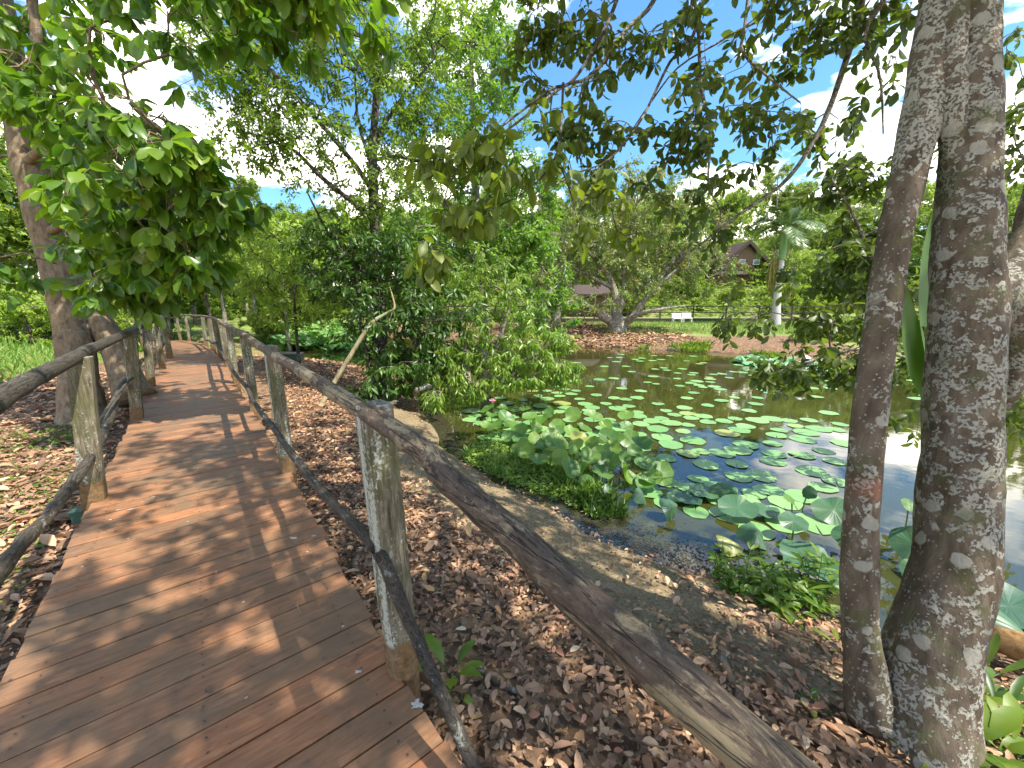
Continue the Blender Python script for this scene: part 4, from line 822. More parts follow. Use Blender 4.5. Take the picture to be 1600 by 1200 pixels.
# spreading tree on the far bank
tree('tree', 'spreading low-forked tree with rusty green crown at the far water edge', 'tree',
     [pl((968, 540, 22, .75), (966, 526, 22, .50), (964, 508, 22, .46), (962, 494, 22, .42))],
     [pl((958, 505, 22, .27), (935, 490, 21.5, .22), (905, 474, 21, .16), (880, 474, 20.5, .1), (862, 478, 20.2, .05)),
      pl((960, 500, 22, .24), (962, 470, 22, .22), (955, 440, 22, .17), (938, 415, 21.8, .13), (920, 395, 21.6, .08)), pl((964, 495, 22, .22), (974, 460, 22.2, .18), (975, 420, 22.4, .13), (985, 370, 22.6, .08), (990, 330, 22.6, .05)),
      pl((972, 508, 22, .25), (992, 492, 21.8, .2), (1006, 470, 21.6, .15), (1030, 445, 21.4, .11), (1060, 420, 21.2, .07)), pl((975, 505, 22, .15), (1000, 490, 21, .12), (1035, 483, 20.6, .08), (1070, 478, 20.4, .04)),
      pl((957, 450, 22, .12), (900, 420, 22, .08), (870, 400, 22, .05)), pl((1000, 480, 21.8, .12), (1060, 400, 22, .09), (1100, 360, 22, .05))],
     [((970, 322, 22), (110, 55), 3, 120), ((1020, 290, 22.5), (60, 26), 2, 30), ((900, 390, 22), (70, 50), 2.5, 75), ((1050, 370, 22), (85, 50), 2.5, 90), ((980, 410, 22), (90, 35), 3, 60), ((870, 440, 21), (50, 28), 1.6, 36), ((1090, 420, 21.5), (60, 40), 2, 46), ((1000, 450, 21), (70, 25), 1.6, 24), ((940, 290, 22), (60, 30), 2, 32), ((920, 470, 20.6), (60, 12), .8, 14)],
     M['leaf_rusty'], M['bark_grey'], 71, 0.19, 0.45, 4, twigs=5, tl=0.5, nl=8, seg=0.5, tipr=0.014, sides=18, lump=0.2, lf=2.0, droop=0.3, attach=0.6)

# palm
def palm():
    b = W(1211, 522, 26); b[2] = gz(b[0], b[1]) - 0.05
    P = [b - np.array([0, 0, .3]), b, W(1214, 470, 26), W(1219, 430, 26), W(1221, 405, 26)]; root = thing('palm_tree', b, 'tall royal palm with smooth pale grey trunk on the far bank', 'palm')
    q, r = resample(P, [.32, .27, .22, .20, .17], 0.15); r = r * (1 + 0.035 * (np.arange(len(r)) % 2)); V_, F_ = tube(q, r, 20)
    m, k_ = newmat('palm_bark'); p = geo_pos(k_); z = k_.n('ShaderNodeSeparateXYZ', {0: p}).outputs[2]
    band = k_.math('ABSOLUTE', k_.math('SINE', k_.math('MULTIPLY', z, 22.0)))
    c = k_.mix(k_.ramp(band, [(0.0, (1, 1, 1)), (0.25, (0, 0, 0))]), (0.42, 0.41, 0.39), (0.26, 0.25, 0.23)); c = k_.mix(k_.math('MULTIPLY', k_.noise(p, 5, 5).outputs[0], 0.5), c, (0.24, 0.22, 0.2))
    out(k_, pbsdf(k_, c, 0.8, None, 0.2)); mk('trunk', V_, F_, m, root, smooth=True)
    shaft = [W(1221, 407, 26), W(1224, 385, 26), W(1227, 352, 26)]; q, r = resample(shaft, [.24, .22, .10], 0.1); V_, F_ = tube(q, r, 14)
    mk('crownshaft', V_, F_, plain('palm_shaft', (0.14, 0.24, 0.06), 0.5, 8), root, smooth=True)
    top = W(1226, 360, 26); r_ = np.random.default_rng(5)
    for f in range(19):
        az = f * 2.4 + r_.uniform(-.2, .2); el = [1.25, 0.95, 0.65, 0.3][f % 4] + r_.uniform(-.1, .1); Lf = r_.uniform(2.7, 3.5)
        n = 34; t = np.linspace(0, 1, n); d0 = np.array([math.cos(az) * math.cos(el), math.sin(az) * math.cos(el), math.sin(el)])
        R_ = top + d0 * (t * Lf)[:, None] + np.array([0, 0, -1.0]) * ((t**2.0) * Lf * (0.42 + 0.32 * math.cos(el)))[:, None]
        mb = MB(); mb.add(*tube(R_, 0.035 * (1 - t * .8), 5, False), rnd=0.9)
        T = unit(np.gradient(R_, axis=0)); S_ = unit(np.cross(T, [0, 0, 1])); U = np.cross(S_, T)
        for s in (-1, 1):
            for u in range(2):
                idx = np.arange(4, n); P_ = R_[idx] + T[idx] * (u * Lf / n / 2); ll = 0.62 * np.sin(np.pi * np.clip(t[idx] * .92 + .06, 0, 1))**.6 + .1
                D_ = S_[idx] * s + T[idx] * .7 + np.array([0, 0, -.35]) + r_.normal(size=P_.shape) * .12
                V_, F_, ra = leaves(P_, D_, U[idx] + r_.normal(size=P_.shape) * .2, ll, np.full(len(P_), .055), 4, r_.random(len(P_)), 0.1, 0.5 * 0); mb.add(V_, F_, ra)
        mb.build('frond', M['leaf_palm'], root)
    mb = MB()                                              # dry hanging fruit/old fronds by the shaft
    for f in range(3):
        a0 = W(1218 - f * 3, 402, 26); 
        for g in range(26):
            e = a0 + np.array([r_.uniform(-.45, .1), r_.uniform(-.3, .2), r_.uniform(-2.6, -.8)]); c_ = (a0 + e) / 2 + np.array([-.25, 0, .5]); t = np.linspace(0, 1, 7)[:, None]
            mb.add(*tube((1 - t)**2 * a0 + 2 * (1 - t) * t * c_ + t * t * e, .018, 3, False))
    mb.build('seed_strands', plain('palm_strand', (0.22, 0.20, 0.05), 0.7), root)
    for f, (ax, ay) in enumerate(((1205, 388), (1240, 378), (1210, 384))):
        mk('dry_sheath', *tube([W(1221, 404, 26), W((1221 + ax) / 2, 402 - 4, 26), W(ax, ay, 26)], [.09, .06, .01], 6), M['bark_grey'], root)
palm()

# ------------------------------------------------------------------ pond plants
def disc_mesh(seed, n=28, rings=4, wav=0.03, cup=0.0, notch=0.0, foldv=0.0, tear=0.0):
    r = np.random.default_rng(seed); th = np.linspace(notch, 2 * np.pi - notch, n + 1) if notch else np.linspace(0, 2 * np.pi, n, endpoint=False)
    m = len(th); ph = r.uniform(0, 6, 4); V = [(0, 0, 0)]
    for q in range(1, rings + 1):
        f = q / rings
        for a_ in th:
            rr = f * (1 + 0.04 * math.sin(3 * a_ + ph[0]) + 0.025 * math.sin(7 * a_ + ph[1]) - (tear * max(0, math.sin(5 * a_ + ph[3]))**6 if q == rings else 0))
            z = cup * f**2 + wav * f * f * (math.sin(4 * a_ + ph[2]) + 0.6 * math.sin(7 * a_ + ph[3])); x, y = rr * math.cos(a_), rr * math.sin(a_)
            z += foldv * abs(x)**1.3
            V.append((x, y, z))
    F3 = []; F4 = []
    last = m if not notch else m - 1
    for q in range(last):
        q2 = (q + 1) % m; F3.append((0, 1 + q, 1 + q2))
        for g in range(rings - 1): F4.append((1 + g * m + q, 1 + (g + 1) * m + q, 1 + (g + 1) * m + q2, 1 + g * m + q2))
    return np.array(V), [np.array(F3), np.array(F4)]
pad_me = []
for q in range(6):
    V_, F_ = disc_mesh(100 + q, wav=0.012, cup=0.015, notch=0.06 if q % 2 else 0.0)
    pad_me.append(meshdata('lily_pad', V_, F_, M['pad'], {'rnd': np.full(len(V_), .5)}))
rq = np.random.default_rng(77)
def pond_pt(px, py): return G(px, py, ZW)[:2]
zones = [  # plan polygons (surveyed), number, radius range, label
 ([(720, 640), (900, 625), (1050, 640), (1120, 700), (1010, 740), (900, 700), (760, 690)], 70, (.15, .25), 'pale green floating lotus pad in the packed patch beside the raised leaves'),
 ([(960, 640), (1320, 660), (1330, 790), (1180, 770), (1050, 730)], 40, (.16, .25), 'pale green floating lotus pad on the cloud reflections in mid pond'),
 ([(1020, 740), (1200, 760), (1290, 830), (1180, 830), (1050, 800), (990, 770)], 18, (.15, .24), 'dull green floating lotus pad in the near shaded corner of the pond'),
 ([(740, 600), (900, 585), (1320, 600), (1330, 680), (1050, 640), (800, 640)], 62, (.13, .21), 'small-looking floating lotus pad on the open green water'),
 ([(900, 552), (1100, 556), (1320, 585), (1320, 605), (1000, 590), (900, 575)], 44, (.13, .2), 'thin-looking floating lotus pad near the far bank'),
 ([(1400, 560), (1600, 575), (1600, 700), (1560, 720), (1400, 640)], 18, (.18, .26), 'floating lotus pad seen right of the lichened stems')]
def inpoly(p, poly):
    return sdist(np.array([p[0]]), np.array([p[1]]), poly)[0]
placed = []
bias = [(q_, None) for q_ in range(0)]
pads = []
for poly, n, (r0, r1), lab in zones:
    pp = np.array([pond_pt(*a) for a in poly]); lo, hi = pp.min(0), pp.max(0); c = 0; tries = 0
    cl = [rq.uniform(lo, hi) for _ in range(max(3, n // 6))]
    while c < n and tries < 6000:
        tries += 1; rr = rq.uniform(r0, r1) * .84
        p = rq.uniform(lo, hi) if rq.random() < .45 else cl[rq.integers(len(cl))] + rq.normal(size=2) * .7
        if inpoly(p, pp) > 0 or inpoly(p, POND) > -rr * 1.05: continue
        if any((p[0] - a)**2 + (p[1] - b)**2 < (rr + s_)**2 * .66 for a, b, s_ in placed): continue
        placed.append((p[0], p[1], rr)); c += 1
        o = bpy.data.objects.new('lily_pad', pad_me[rq.integers(6)]); COL.objects.link(o)
        o.location = (p[0], p[1], ZW + 0.006 + rq.uniform(0, .004)); s_ = rr; o.scale = (s_, s_ * rq.uniform(.88, 1.0), s_); o.rotation_euler = (rq.normal() * .012, rq.normal() * .012, rq.uniform(0, 6.28))
        props(o, lab, 'lily pad', 'floating lotus pads on the pond')
# raised lotus leaves
def lotus(x, y, h, rr, tilt, taz, spin, seed, label, foldv=0.0, cup=0.16, group='raised lotus leaves at the near bank', mat=None):
    root = thing('lotus_leaf', (x, y, ZW), label, 'lotus leaf', group)
    V_, F_ = disc_mesh(seed, 32, 5, wav=0.06, cup=cup, foldv=foldv, tear=0.12 if seed % 3 == 0 else 0); V_ = V_ * rr
    c, s = math.cos(spin), math.sin(spin); V_ = V_ @ np.array([[c, -s, 0], [s, c, 0], [0, 0, 1]]).T
    from mathutils import Matrix
    R_ = np.array(Matrix.Rotation(tilt, 3, Vector((-math.sin(taz), math.cos(taz), 0))))
    me = meshdata('blade', V_, F_, mat or M['lotus'], {'rnd': np.full(len(V_), .5)}, smooth=True)
    ob = bpy.data.objects.new('blade', me); COL.objects.link(ob); ob.parent = root; ob.location = (0, 0, h); ob.rotation_euler = Matrix(R_.tolist()).to_euler()
    t = np.linspace(0, 1, 6)[:, None]; a_ = rq.uniform(0, 6.28); P = np.array([x, y, ZW - .2]) * (1 - t) + np.array([x, y, ZW + h - .005]) * t + np.array([math.cos(a_), math.sin(a_), 0]) * (0.1 * h * np.sin(t * 3.14))
    mk('stem', *tube(P, .007, 6, False), M['stalk'], root)
lots = [(733, 603, .30), (752, 622, .26), (762, 640, .26), (785, 640, .22), (768, 652, .24), (800, 668, .20), (828, 655, .24), (845, 660, .18), (895, 650, .24), (927, 655, .26), (977, 652, .24), (978, 668, .16), (790, 655, .2), (835, 690, .22), (862, 690, .28), (812, 690, .18), (880, 700, .22), (905, 692, .24), (925, 700, .26), (948, 690, .24), (815, 703, .16), (850, 708, .24), (896, 715, .26), (920, 725, .3), (905, 745, .18), (955, 710, .28), (968, 725, .2), (990, 715, .24), (1005, 735, .2), (875, 725, .3), (940, 745, .16), (975, 750, .16), (835, 670, .2), (870, 668, .2), (1000, 700, .18), (1015, 755, .14), (870, 678, .12), (760, 668, .14), (945, 668, .14), (860, 720, .14), (820, 640, .16), (858, 645, .14), (812, 678, .24), (892, 678, .2), (912, 672, .14), (935, 720, .3), (950, 730, .24), (888, 740, .26), (1020, 725, .16), (1008, 762, .12), (915, 760, .12), (900, 705, .3), (868, 700, .3), (842, 725, .2), (825, 715, .16), (985, 690, .12), (960, 690, .2), (1030, 745, .14), (775, 668, .2), (795, 685, .18)]
adj = ['upright', 'tilted', 'broad', 'dished', 'wavy-edged', 'curled', 'bright', 'blue-green']
for q, (px, py, h) in enumerate(lots):
    x, y = pond_pt(px, py + h * 62); rr = rq.uniform(.16, .26); tilt = rq.uniform(.1, 1.0) if q > 1 else .9
    where = 'at the left end of the patch' if px < 790 else 'in the middle of the patch' if px < 930 else 'at the right end of the patch'
    lotus(x, y, h * .85, rr * (.72 if q < 3 else .66), tilt, rq.uniform(3.4, 6.0), rq.uniform(0, 6.28), 200 + q, f'{adj[q % 8]} raised lotus leaf {where} by the near bank', rq.choice([0, 0, .25, .4]), rq.uniform(.08, .25))
near_l = [(1128, 768, .12, .20, .7, .5, 'folded dark green lotus leaf standing over the middle water'), (1150, 795, .10, .27, .15, 0, 'flat worn lotus leaf with torn rim in the near pond'), (1048, 797, .14, .16, .8, .6, 'umbrella-like drooping lotus leaf over the blue reflection'), (1005, 775, .10, .15, .9, .7, 'drooping dark lotus leaf by the scum edge'), (955, 770, .08, .15, .8, .5, 'small drooping lotus leaf left of the dark round reflection'),
          (1232, 790, .24, .13, .6, .3, 'bright yellow-green young lotus leaf on a thin stem'), (1257, 775, .26, .10, 1.0, .4, 'rolled young lotus leaf high on its stem'), (1235, 822, .2, .17, .25, .2, 'broad shaded lotus leaf with crossing stems under it'), (1180, 838, .12, .19, .4, .6, 'folded black-green lotus leaf left of the bank clump'), (1140, 850, .1, .17, .3, .4, 'dark lotus leaf low over water beside the bank clump'),
          (1300, 800, .12, .26, .45, .3, 'large dark lotus leaf left of the thinner stem'), (1330, 850, .2, .2, .6, .5, 'half-rolled green lotus leaf touching the thinner stem'), (1265, 885, .12, .33, .12, 0, 'huge flat blue-green lotus leaf behind the bank clump'), (1240, 860, .06, .16, .1, 0, 'flat grey-green lotus leaf near the bank clump'), (1420, 860, .2, .22, .9, .3, 'dark round lotus leaf standing between the two stems'), (1410, 800, .3, .1, .6, 0, 'small yellow-green lotus leaf between the two stems'),
          (1570, 955, .1, .34, .1, 0, 'huge blue-green lotus leaf right of the thick stem'), (1440, 900, .08, .2, .2, .3, 'low lotus leaf behind the fork of the stems'), (1590, 1000, .12, .24, .5, .4, 'torn lotus leaf at the right edge by the log'), (1100, 770, .06, .24, .06, 0, 'pale flat lotus leaf on the cloud reflection'), (1075, 780, .05, .2, .05, 0, 'wide mottled lotus leaf on the cloud reflection'), (1195, 800, .06, .2, .1, 0, 'mottled lotus leaf lying flat in the blue water')]
for q, (px, py, h, rr, tl_, fv, lab) in enumerate(near_l):
    x, y = pond_pt(px, py + h * 110); lotus(x, y, h, rr * .72, tl_ * 1.15, rq.uniform(3.6, 5.8), rq.uniform(0, 6.28), 300 + q, lab, -fv if fv else 0, 0.08 if fv < .4 else -.15, 'lotus leaves of the near corner', M['lotus'] if 'yellow' in lab or 'bright' in lab or 'green lotus leaf' == lab else M['lotus_shaded'])
# lotus flower
x, y = pond_pt(770, 652); rf_ = thing('lotus_flower', (x, y, ZW), 'small pink lotus bloom among the leaves at the left of the pond patch', 'flower')
mk('stem', *tube([(x, y, ZW - .2), (x + .01, y, ZW + .1), (x, y, ZW + .28)], .006, 6, False), M['stalk'], rf_)
for q in range(12):
    a_ = q * 2.4; rr = .03 if q < 5 else .05; D_ = np.array([[math.cos(a_) * (.5 if q < 5 else 1), math.sin(a_) * (.5 if q < 5 else 1), 1.0 if q < 5 else .7]])
    V_, F_, _ = leaves(np.array([[x, y, ZW + .28]]), D_, np.array([[-math.cos(a_), -math.sin(a_), .6]]), np.array([.10]), np.array([.05]), 8, np.array([.5]), .3, -.2); mk('petal', V_, F_, M['petal'], rf_)
# field of lotus covering the far left water
def scatter_leafy(name, polyw, n, zr, L, mat, label, cat, kind_='stuff', up=1.0, kind=4, flat=True, wr=1.0, z0=None, droop=0.0, rn=None, patch=None):
    r = np.random.default_rng(len(name) + n); lo, hi = polyw.min(0), polyw.max(0); P = r.uniform(lo, hi, (n * 3, 2)); P = P[sdist(P[:, 0], P[:, 1], polyw) < 0][:n]
    if patch: P = P[vnoise(P[:, 0], P[:, 1], patch, 4.4) > r.uniform(-.15, .35, len(P))]
    if z0 is None: zz_ = terrain(P[:, 0], P[:, 1], np.zeros(len(P)))
    else: zz_ = np.full(len(P), z0)
    zz_ = np.maximum(zz_, ZW - .01); P3 = np.column_stack([P, zz_ + r.uniform(*zr, len(P))]); D_ = rdir(r, len(P)); 
    if flat: D_[:, 2] *= .25; Nn = np.array([0, 0, up]) + r.normal(size=D_.shape) * .25
    else: D_[:, 2] = np.abs(D_[:, 2]) + up; Nn = r.normal(size=D_.shape)
    Ls = L * r.uniform(.6, 1.3, len(P)); V_, F_, ra = leaves(P3, D_, Nn, Ls, Ls * wr, kind, r.random(len(P)) if rn is None else r.uniform(*rn, len(P)))
    o = mk(name, V_, F_, mat, attrs={'rnd': ra}); props(o, label, cat, kind=kind_); return o
lf_poly = np.array([pond_pt(*a) for a in ((425, 548), (560, 548), (600, 524), (520, 514), (430, 512))])
scatter_leafy('lotus_bed', lf_poly, 2600, (.05, .5), .5, leafmat('lotus_bed', [(0.09, 0.21, 0.04), (0.14, 0.28, 0.06), (0.22, 0.34, 0.09)], .25, .5, 1.3), 'bed of bright green lotus covering the far left water', 'lotus', wr=.9, z0=ZW, kind=8)
scatter_leafy('lotus_bed', np.array([pond_pt(*a) for a in ((1180, 562), (1262, 574), (1330, 580), (1330, 590), (1240, 590), (1150, 566))]), 420, (.0, .12), .32, leafmat('lotus_bed_b', [(0.10, 0.26, 0.10), (0.15, 0.33, 0.14), (0.2, 0.38, 0.17)], .1, .5, 1.3), 'low bed of pale green pads against the far right bank', 'lotus', wr=.9, z0=ZW, kind=8)
# grassy weeds on near bank
def tuft(name, cpx, n, L, spread, mat, label, cat='plant', wr=.12, up=1.3, seed=0, kind=5, z=None, stem=False):
    r = np.random.default_rng(seed + n); c = np.array(cpx[:2]); P = c + r.normal(size=(n, 2)) * spread; zz_ = terrain(P[:, 0], P[:, 1], np.zeros(n)); zz_ = np.maximum(zz_, ZW - .02)
    P3 = np.column_stack([P, zz_ + r.uniform(0, .04, n)]); D_ = rdir(r, n); D_[:, 2] = np.abs(D_[:, 2]) + up * r.uniform(.3, 1, n); Nn = r.normal(size=(n, 3)); Ls = L * r.uniform(.5, 1.2, n)
    V_, F_, ra = leaves(P3, D_, Nn, Ls, Ls * wr, kind, r.random(n), .2, .5); o = mk(name, V_, F_, mat, attrs={'rnd': ra}, origin=(*c, gz(*c))); props(o, label, cat); return o
gp_ = np.array([G(*a, -.68)[:2] for a in ((718, 712), (745, 690), (800, 682), (860, 690), (925, 735), (960, 775), (930, 800), (860, 772), (790, 745))])
scatter_leafy('grass', gp_, 8000, (0, .10), .10, M['grass'], 'weedy grass strip on the near bank in front of the lotus', 'grass', flat=False, up=.3, wr=.20, kind=4, patch=2.2)
scatter_leafy('low_weeds', gp_, 5200, (0, .07), .055, M['leaf_bush'], 'small round-leaved weeds growing through the grass strip on the near bank', 'weeds', flat=True, up=1.0, wr=.6, kind=5)
scatter_leafy('grass', np.array([G(*a, -.68)[:2] for a in ((860, 745), (905, 735), (960, 770), (985, 800), (930, 806))]), 900, (0, .05), .12, M['leaf_dark'], 'dark weeds at the muddy edge below the lotus leaves', 'grass', flat=False, up=.6, wr=.2, kind=4)

r = np.random.default_rng(91); nn_ = 9000; seg_ = np.array(near[5:14]); Ls_ = np.concatenate([[0], np.cumsum(np.linalg.norm(np.diff(seg_, axis=0), axis=1))]); q_ = r.uniform(0, Ls_[-1], nn_)
P = np.column_stack([np.interp(q_, Ls_, seg_[:, 0]), np.interp(q_, Ls_, seg_[:, 1])]) + np.array([.72, .69]) * (np.abs(r.normal(size=(nn_, 1))) * .22 - .05); P += r.normal(size=P.shape) * .03
D_ = rdir(r, nn_); D_[:, 2] *= .06; L_ = r.uniform(.008, .035, nn_); V_, F_, ra = leaves(np.column_stack([P, np.full(nn_, ZW + .004)]), D_, np.tile([0, 0, 1.], (nn_, 1)) + r.normal(size=(nn_, 3)) * .08, L_, L_ * .5, 4, r.random(nn_), .1, .05)
o = mk('floating_debris', V_, F_, plain('debris', (.035, .028, .022), .6, 40, .5), attrs={'rnd': ra}); props(o, 'dark flecks of rotting leaf debris floating along the near water edge', 'debris', kind='stuff')
# ------------------------------------------------------------------ leaf litter
def litter(n, poly, L, seed, dens=None, lift=.02):
    r = np.random.default_rng(seed); lo, hi = poly.min(0), poly.max(0); P = r.uniform(lo, hi, (n, 2)); P = P[sdist(P[:, 0], P[:, 1], poly) < 0]
    d = sdist(P[:, 0], P[:, 1]); wd = walkdist(P[:, 0], P[:, 1]); keep = (d > .03) & (wd > .60)
    if dens is not None: keep &= r.random(len(P)) < dens(P, d, r)
    P = P[keep]; z = terrain(P[:, 0], P[:, 1], None); m = len(P); D_ = rdir(r, m); D_[:, 2] *= .26; Nn = np.array([0, 0, 1.0]) + r.normal(size=(m, 3)) * .32
    Ls = L * r.uniform(.4, 1.35, m) * np.where(r.random(m) < .06, 1.5, 1); return np.column_stack([P, z + .008 + r.random(m) * lift]), D_, Nn, Ls, r.beta(1.3, 1.6, m)
def dens_r(P, d, r):
    k1 = 1 - 0.975 * np.exp(-((d - .66) / .56)**4) * np.clip((2.0 - P[:, 0]) / 1.2, 0, 1); return np.clip(k1 * (0.35 + 0.65 * np.clip((d - .1) / .5, 0, 1)) * np.clip(1.1 + 1.2 * vnoise(P[:, 0], P[:, 1], 1.6, 6.6), .55, 1), 0.02, 1)
strip_r = np.array([[-.2, .3], [3.2, -1.2], [6.5, 1.0], [3.5, 2.6], [1.6, 3.6], [-1, 5.4], [-2.4, 9.5], [-6.5, 10.5], [-4, 6.5]])
parts = [litter(105000, strip_r, .060, 1, dens_r, .035)]
parts.append(litter(19000, np.array([[-.8, -.2], [-1.2, .9], [-2.5, 2.6], [-5.8, 7.0], [-9.5, 7.5], [-8.5, 3], [-5, 0.0], [-3, -1]]), .10, 2, lambda P, d, r: np.where(vnoise(P[:, 0], P[:, 1], 1.1, 2.2) > .12, .35, .9)))
parts.append(litter(9000, np.array([[-6.8, 6.7], [-9, 9.5], [-14, 10], [-14, 3], [-8.5, 3], [-9.5, 7.5]]), .13, 3))
parts.append(litter(9000, np.array([[-2.4, 9.5], [-6.5, 10.5], [-11, 14], [-8, 15], [-3, 12]]), .12, 4))
parts.append(litter(7000, np.array([[-1.5, 19.0], [9, 18.5], [9, 24], [4, 28], [-2, 26]]), .20, 5, None, .04))
parts.append(litter(150000, strip_r[:9] * [1, 1], .026, 21, lambda P, d, r: np.clip(dens_r(P, d, r) + .12, 0, 1) * (P[:, 1] < 4.5), .03))
parts.append(litter(30000, np.array([[-.8, -.2], [-1.2, .9], [-2.5, 2.6], [-5.8, 7.0], [-8.5, 3], [-5, 0.0], [-3, -1]]), .04, 22))
P_, D_, N_, L_, R_ = [np.concatenate(a) for a in zip(*parts)]
nb_ = sum(len(a[0]) for a in parts[:-2]); V2, F2, ra2 = leaves(P_[nb_:], D_[nb_:], N_[nb_:], L_[nb_:], L_[nb_:] * .6, 5, R_[nb_:] * .8, .3, .2); P_, D_, N_, L_, R_ = P_[:nb_], D_[:nb_], N_[:nb_], L_[:nb_], R_[:nb_]
V_, F_, ra = leaves(P_, D_, N_, L_, L_ * np.random.default_rng(9).uniform(.34, .58, len(L_)), 8, R_, .26, .22)
o = mk('leaf_litter', np.concatenate([V_, V2]), F_ + [f + len(V_) for f in F2], M['litter'], attrs={'rnd': np.concatenate([ra, ra2])}, smooth=True); props(o, 'carpet of dry brown and pinkish fallen leaves covering the ground beside the boardwalk', 'fallen leaves', kind='stuff')
# small green growth in the litter at left
scatter_leafy('ground_cover', np.array([[-1.6, .4], [-3.1, 2.2], [-6.2, 6.0], [-7.6, 5], [-4.5, .5]]), 9000, (0, .02), .045, M['grass'], 'tiny green weeds and moss between fallen leaves left of the walk', 'weeds', wr=.5, flat=True)
scatter_leafy('lawn_grass', np.array([[5, 21], [20, 20], [26, 31], [5, 31]]), 12000, (0, .03), .16, M['grass'], 'short grass of the lawn between the far walkway and the water', 'grass', flat=False, up=.5, wr=.2)
scatter_leafy('slope_grass', np.array([[-9.5, 4], [-22, 2], [-34, 24], [-19, 24], [-12, 12.5]]), 16000, (0, .1), .32, M['grass'], 'tall pale grass and weeds covering the left slope', 'grass', flat=False, up=.8, wr=.12)
scatter_leafy('bank_weeds', np.array([pond_pt(*a) for a in ((1000, 546), (1100, 547), (1175, 549), (1220, 559), (1262, 570), (1262, 573), (1215, 563), (1170, 554), (1100, 552), (1000, 549))]), 3000, (0, .12), .24, M['leaf_mid'], 'ragged green weeds along the far water edge', 'weeds', flat=False, up=.3, wr=.3, patch=.7)
scatter_leafy('undergrowth', np.array([[-12, 33], [40, 33], [60, 62], [-14, 62]]), 26000, (0, 1.0), .5, M['leaf_far'], 'mixed green undergrowth covering the hillside beyond the far walkway', 'undergrowth', up=.9, wr=.42, kind=4)
scatter_leafy('undergrowth', np.array([[-34, 36], [-12, 33], [-14, 62], [-60, 62]]), 12000, (0, 1.2), .6, M['leaf_mid'], 'green undergrowth at the woodland foot beyond the left water', 'undergrowth', up=.9, wr=.42, kind=4)
# ------------------------------------------------------------------ near plants
def rosette(name, x, y, n, L, wr, mat, label, seed, up=1.0, z=None, kind=8):
    r = np.random.default_rng(seed); z = gz(x, y) if z is None else z; root = thing(name, (x, y, z), label, 'plant'); a = np.arange(n) * 2.4 + r.uniform(0, 1)
    P3 = np.tile(np.array([x, y, z]), (n, 1)) + np.column_stack([np.cos(a), np.sin(a), a * 0]) * .01; D_ = np.column_stack([np.cos(a), np.sin(a), r.uniform(.4, 1.4, n) * up])
    Nn = np.column_stack([-np.cos(a), -np.sin(a), np.full(n, .9)]); Ls = L * r.uniform(.7, 1.15, n); hs = Ls * .3; st = P3 + unit(D_) * hs[:, None]
    mb = MB(); mb.add(*sticks(P3, st, .004, .003)); mb.build('stems', M['stalk'], root)
    V_, F_, ra = leaves(st, D_, Nn, Ls, Ls * wr, kind, r.random(n), .25, .6); mk('leaves', V_, F_, mat, root, {'rnd': ra}, smooth=True); return root
p_ = G(703, 1035, -.25); rosette('seedling', p_[0], p_[1], 6, .17, .36, M['leaf_left'], 'young broad-leaved green seedling growing beside the nearest post', 3, 1.1)
p_ = G(712, 1062, -.25); rosette('seedling', p_[0], p_[1], 5, .06, .6, M['leaf_light'], 'tiny bright green weed below the broad-leaved seedling', 4, .6)
clump = [(1130, 868, .30, 0), (1165, 880, .34, 1), (1200, 872, .36, 0), (1235, 895, .3, 1), (1180, 905, .26, 0), (1215, 915, .24, 1), (1250, 905, .30, 2), (1280, 890, .32, 2), (1270, 925, .24, 2), (1150, 895, .22, 0), (1295, 930, .26, 2), (1225, 940, .2, 1)]
cl_lab = ['feathery', 'pointed-leaved', 'strap-leaved']
for q, (px, py, hh, kd) in enumerate(clump):
    c_ = G(px, py + 14, -.6); r = np.random.default_rng(400 + q); z = max(gz(c_[0], c_[1]), ZW)
    root = thing('bank_plant', (c_[0], c_[1], z), f"{cl_lab[kd]} green bank plant, {['left outermost','second from the left','tall middle','right of middle','low front left','low front middle','glossy right','tallest right','low front right','small left','rightmost next to the stem','lowest'][q]} of the clump by the thinner stem", 'plant', 'green clump at the water edge')
    mb = MB(); m2 = MB(); ns = 7 if kd < 2 else 4
    for s in range(ns):
        a_ = r.uniform(0, 6.28); sp = r.uniform(.02, .16); e = np.array([c_[0] + math.cos(a_) * sp, c_[1] + math.sin(a_) * sp, z + hh * r.uniform(.45, 1)]); b0 = np.array([c_[0] + math.cos(a_) * sp * .3, c_[1] + math.sin(a_) * sp * .3, z])
        t = np.linspace(0, 1, 6)[:, None]; Pq = b0 * (1 - t) + e * t + np.array([0, 0, .02]) * np.sin(t * 3); m2.add(*tube(Pq, .003, 4, False))
        nl = 9 if kd == 0 else 6 if kd == 1 else 7; tt = r.uniform(.25, 1, nl)[:, None] if kd < 2 else np.full((nl, 1), .95) ; PP = b0 * (1 - tt) + e * tt; az = np.arange(nl) * 2.4 + r.uniform(0, 6)
        D_ = np.column_stack([np.cos(az), np.sin(az), r.uniform(-.2, .7, nl)]); LL = np.full(nl, [.08, .10, .15][kd]) * r.uniform(.7, 1.3, nl)
        V_, F_, ra = leaves(PP, D_, np.tile([0, 0, 1.], (nl, 1)) + r.normal(size=(nl, 3)) * .2, LL, LL * [.36, .34, .2][kd], 8, r.random(nl), .2, .4); mb.add(V_, F_, ra)
    m2.build('stems', M['stalk'], root); mb.build('leaves', [M['leaf_left'], M['leaf_mid'], M['leaf_left']][kd], root)
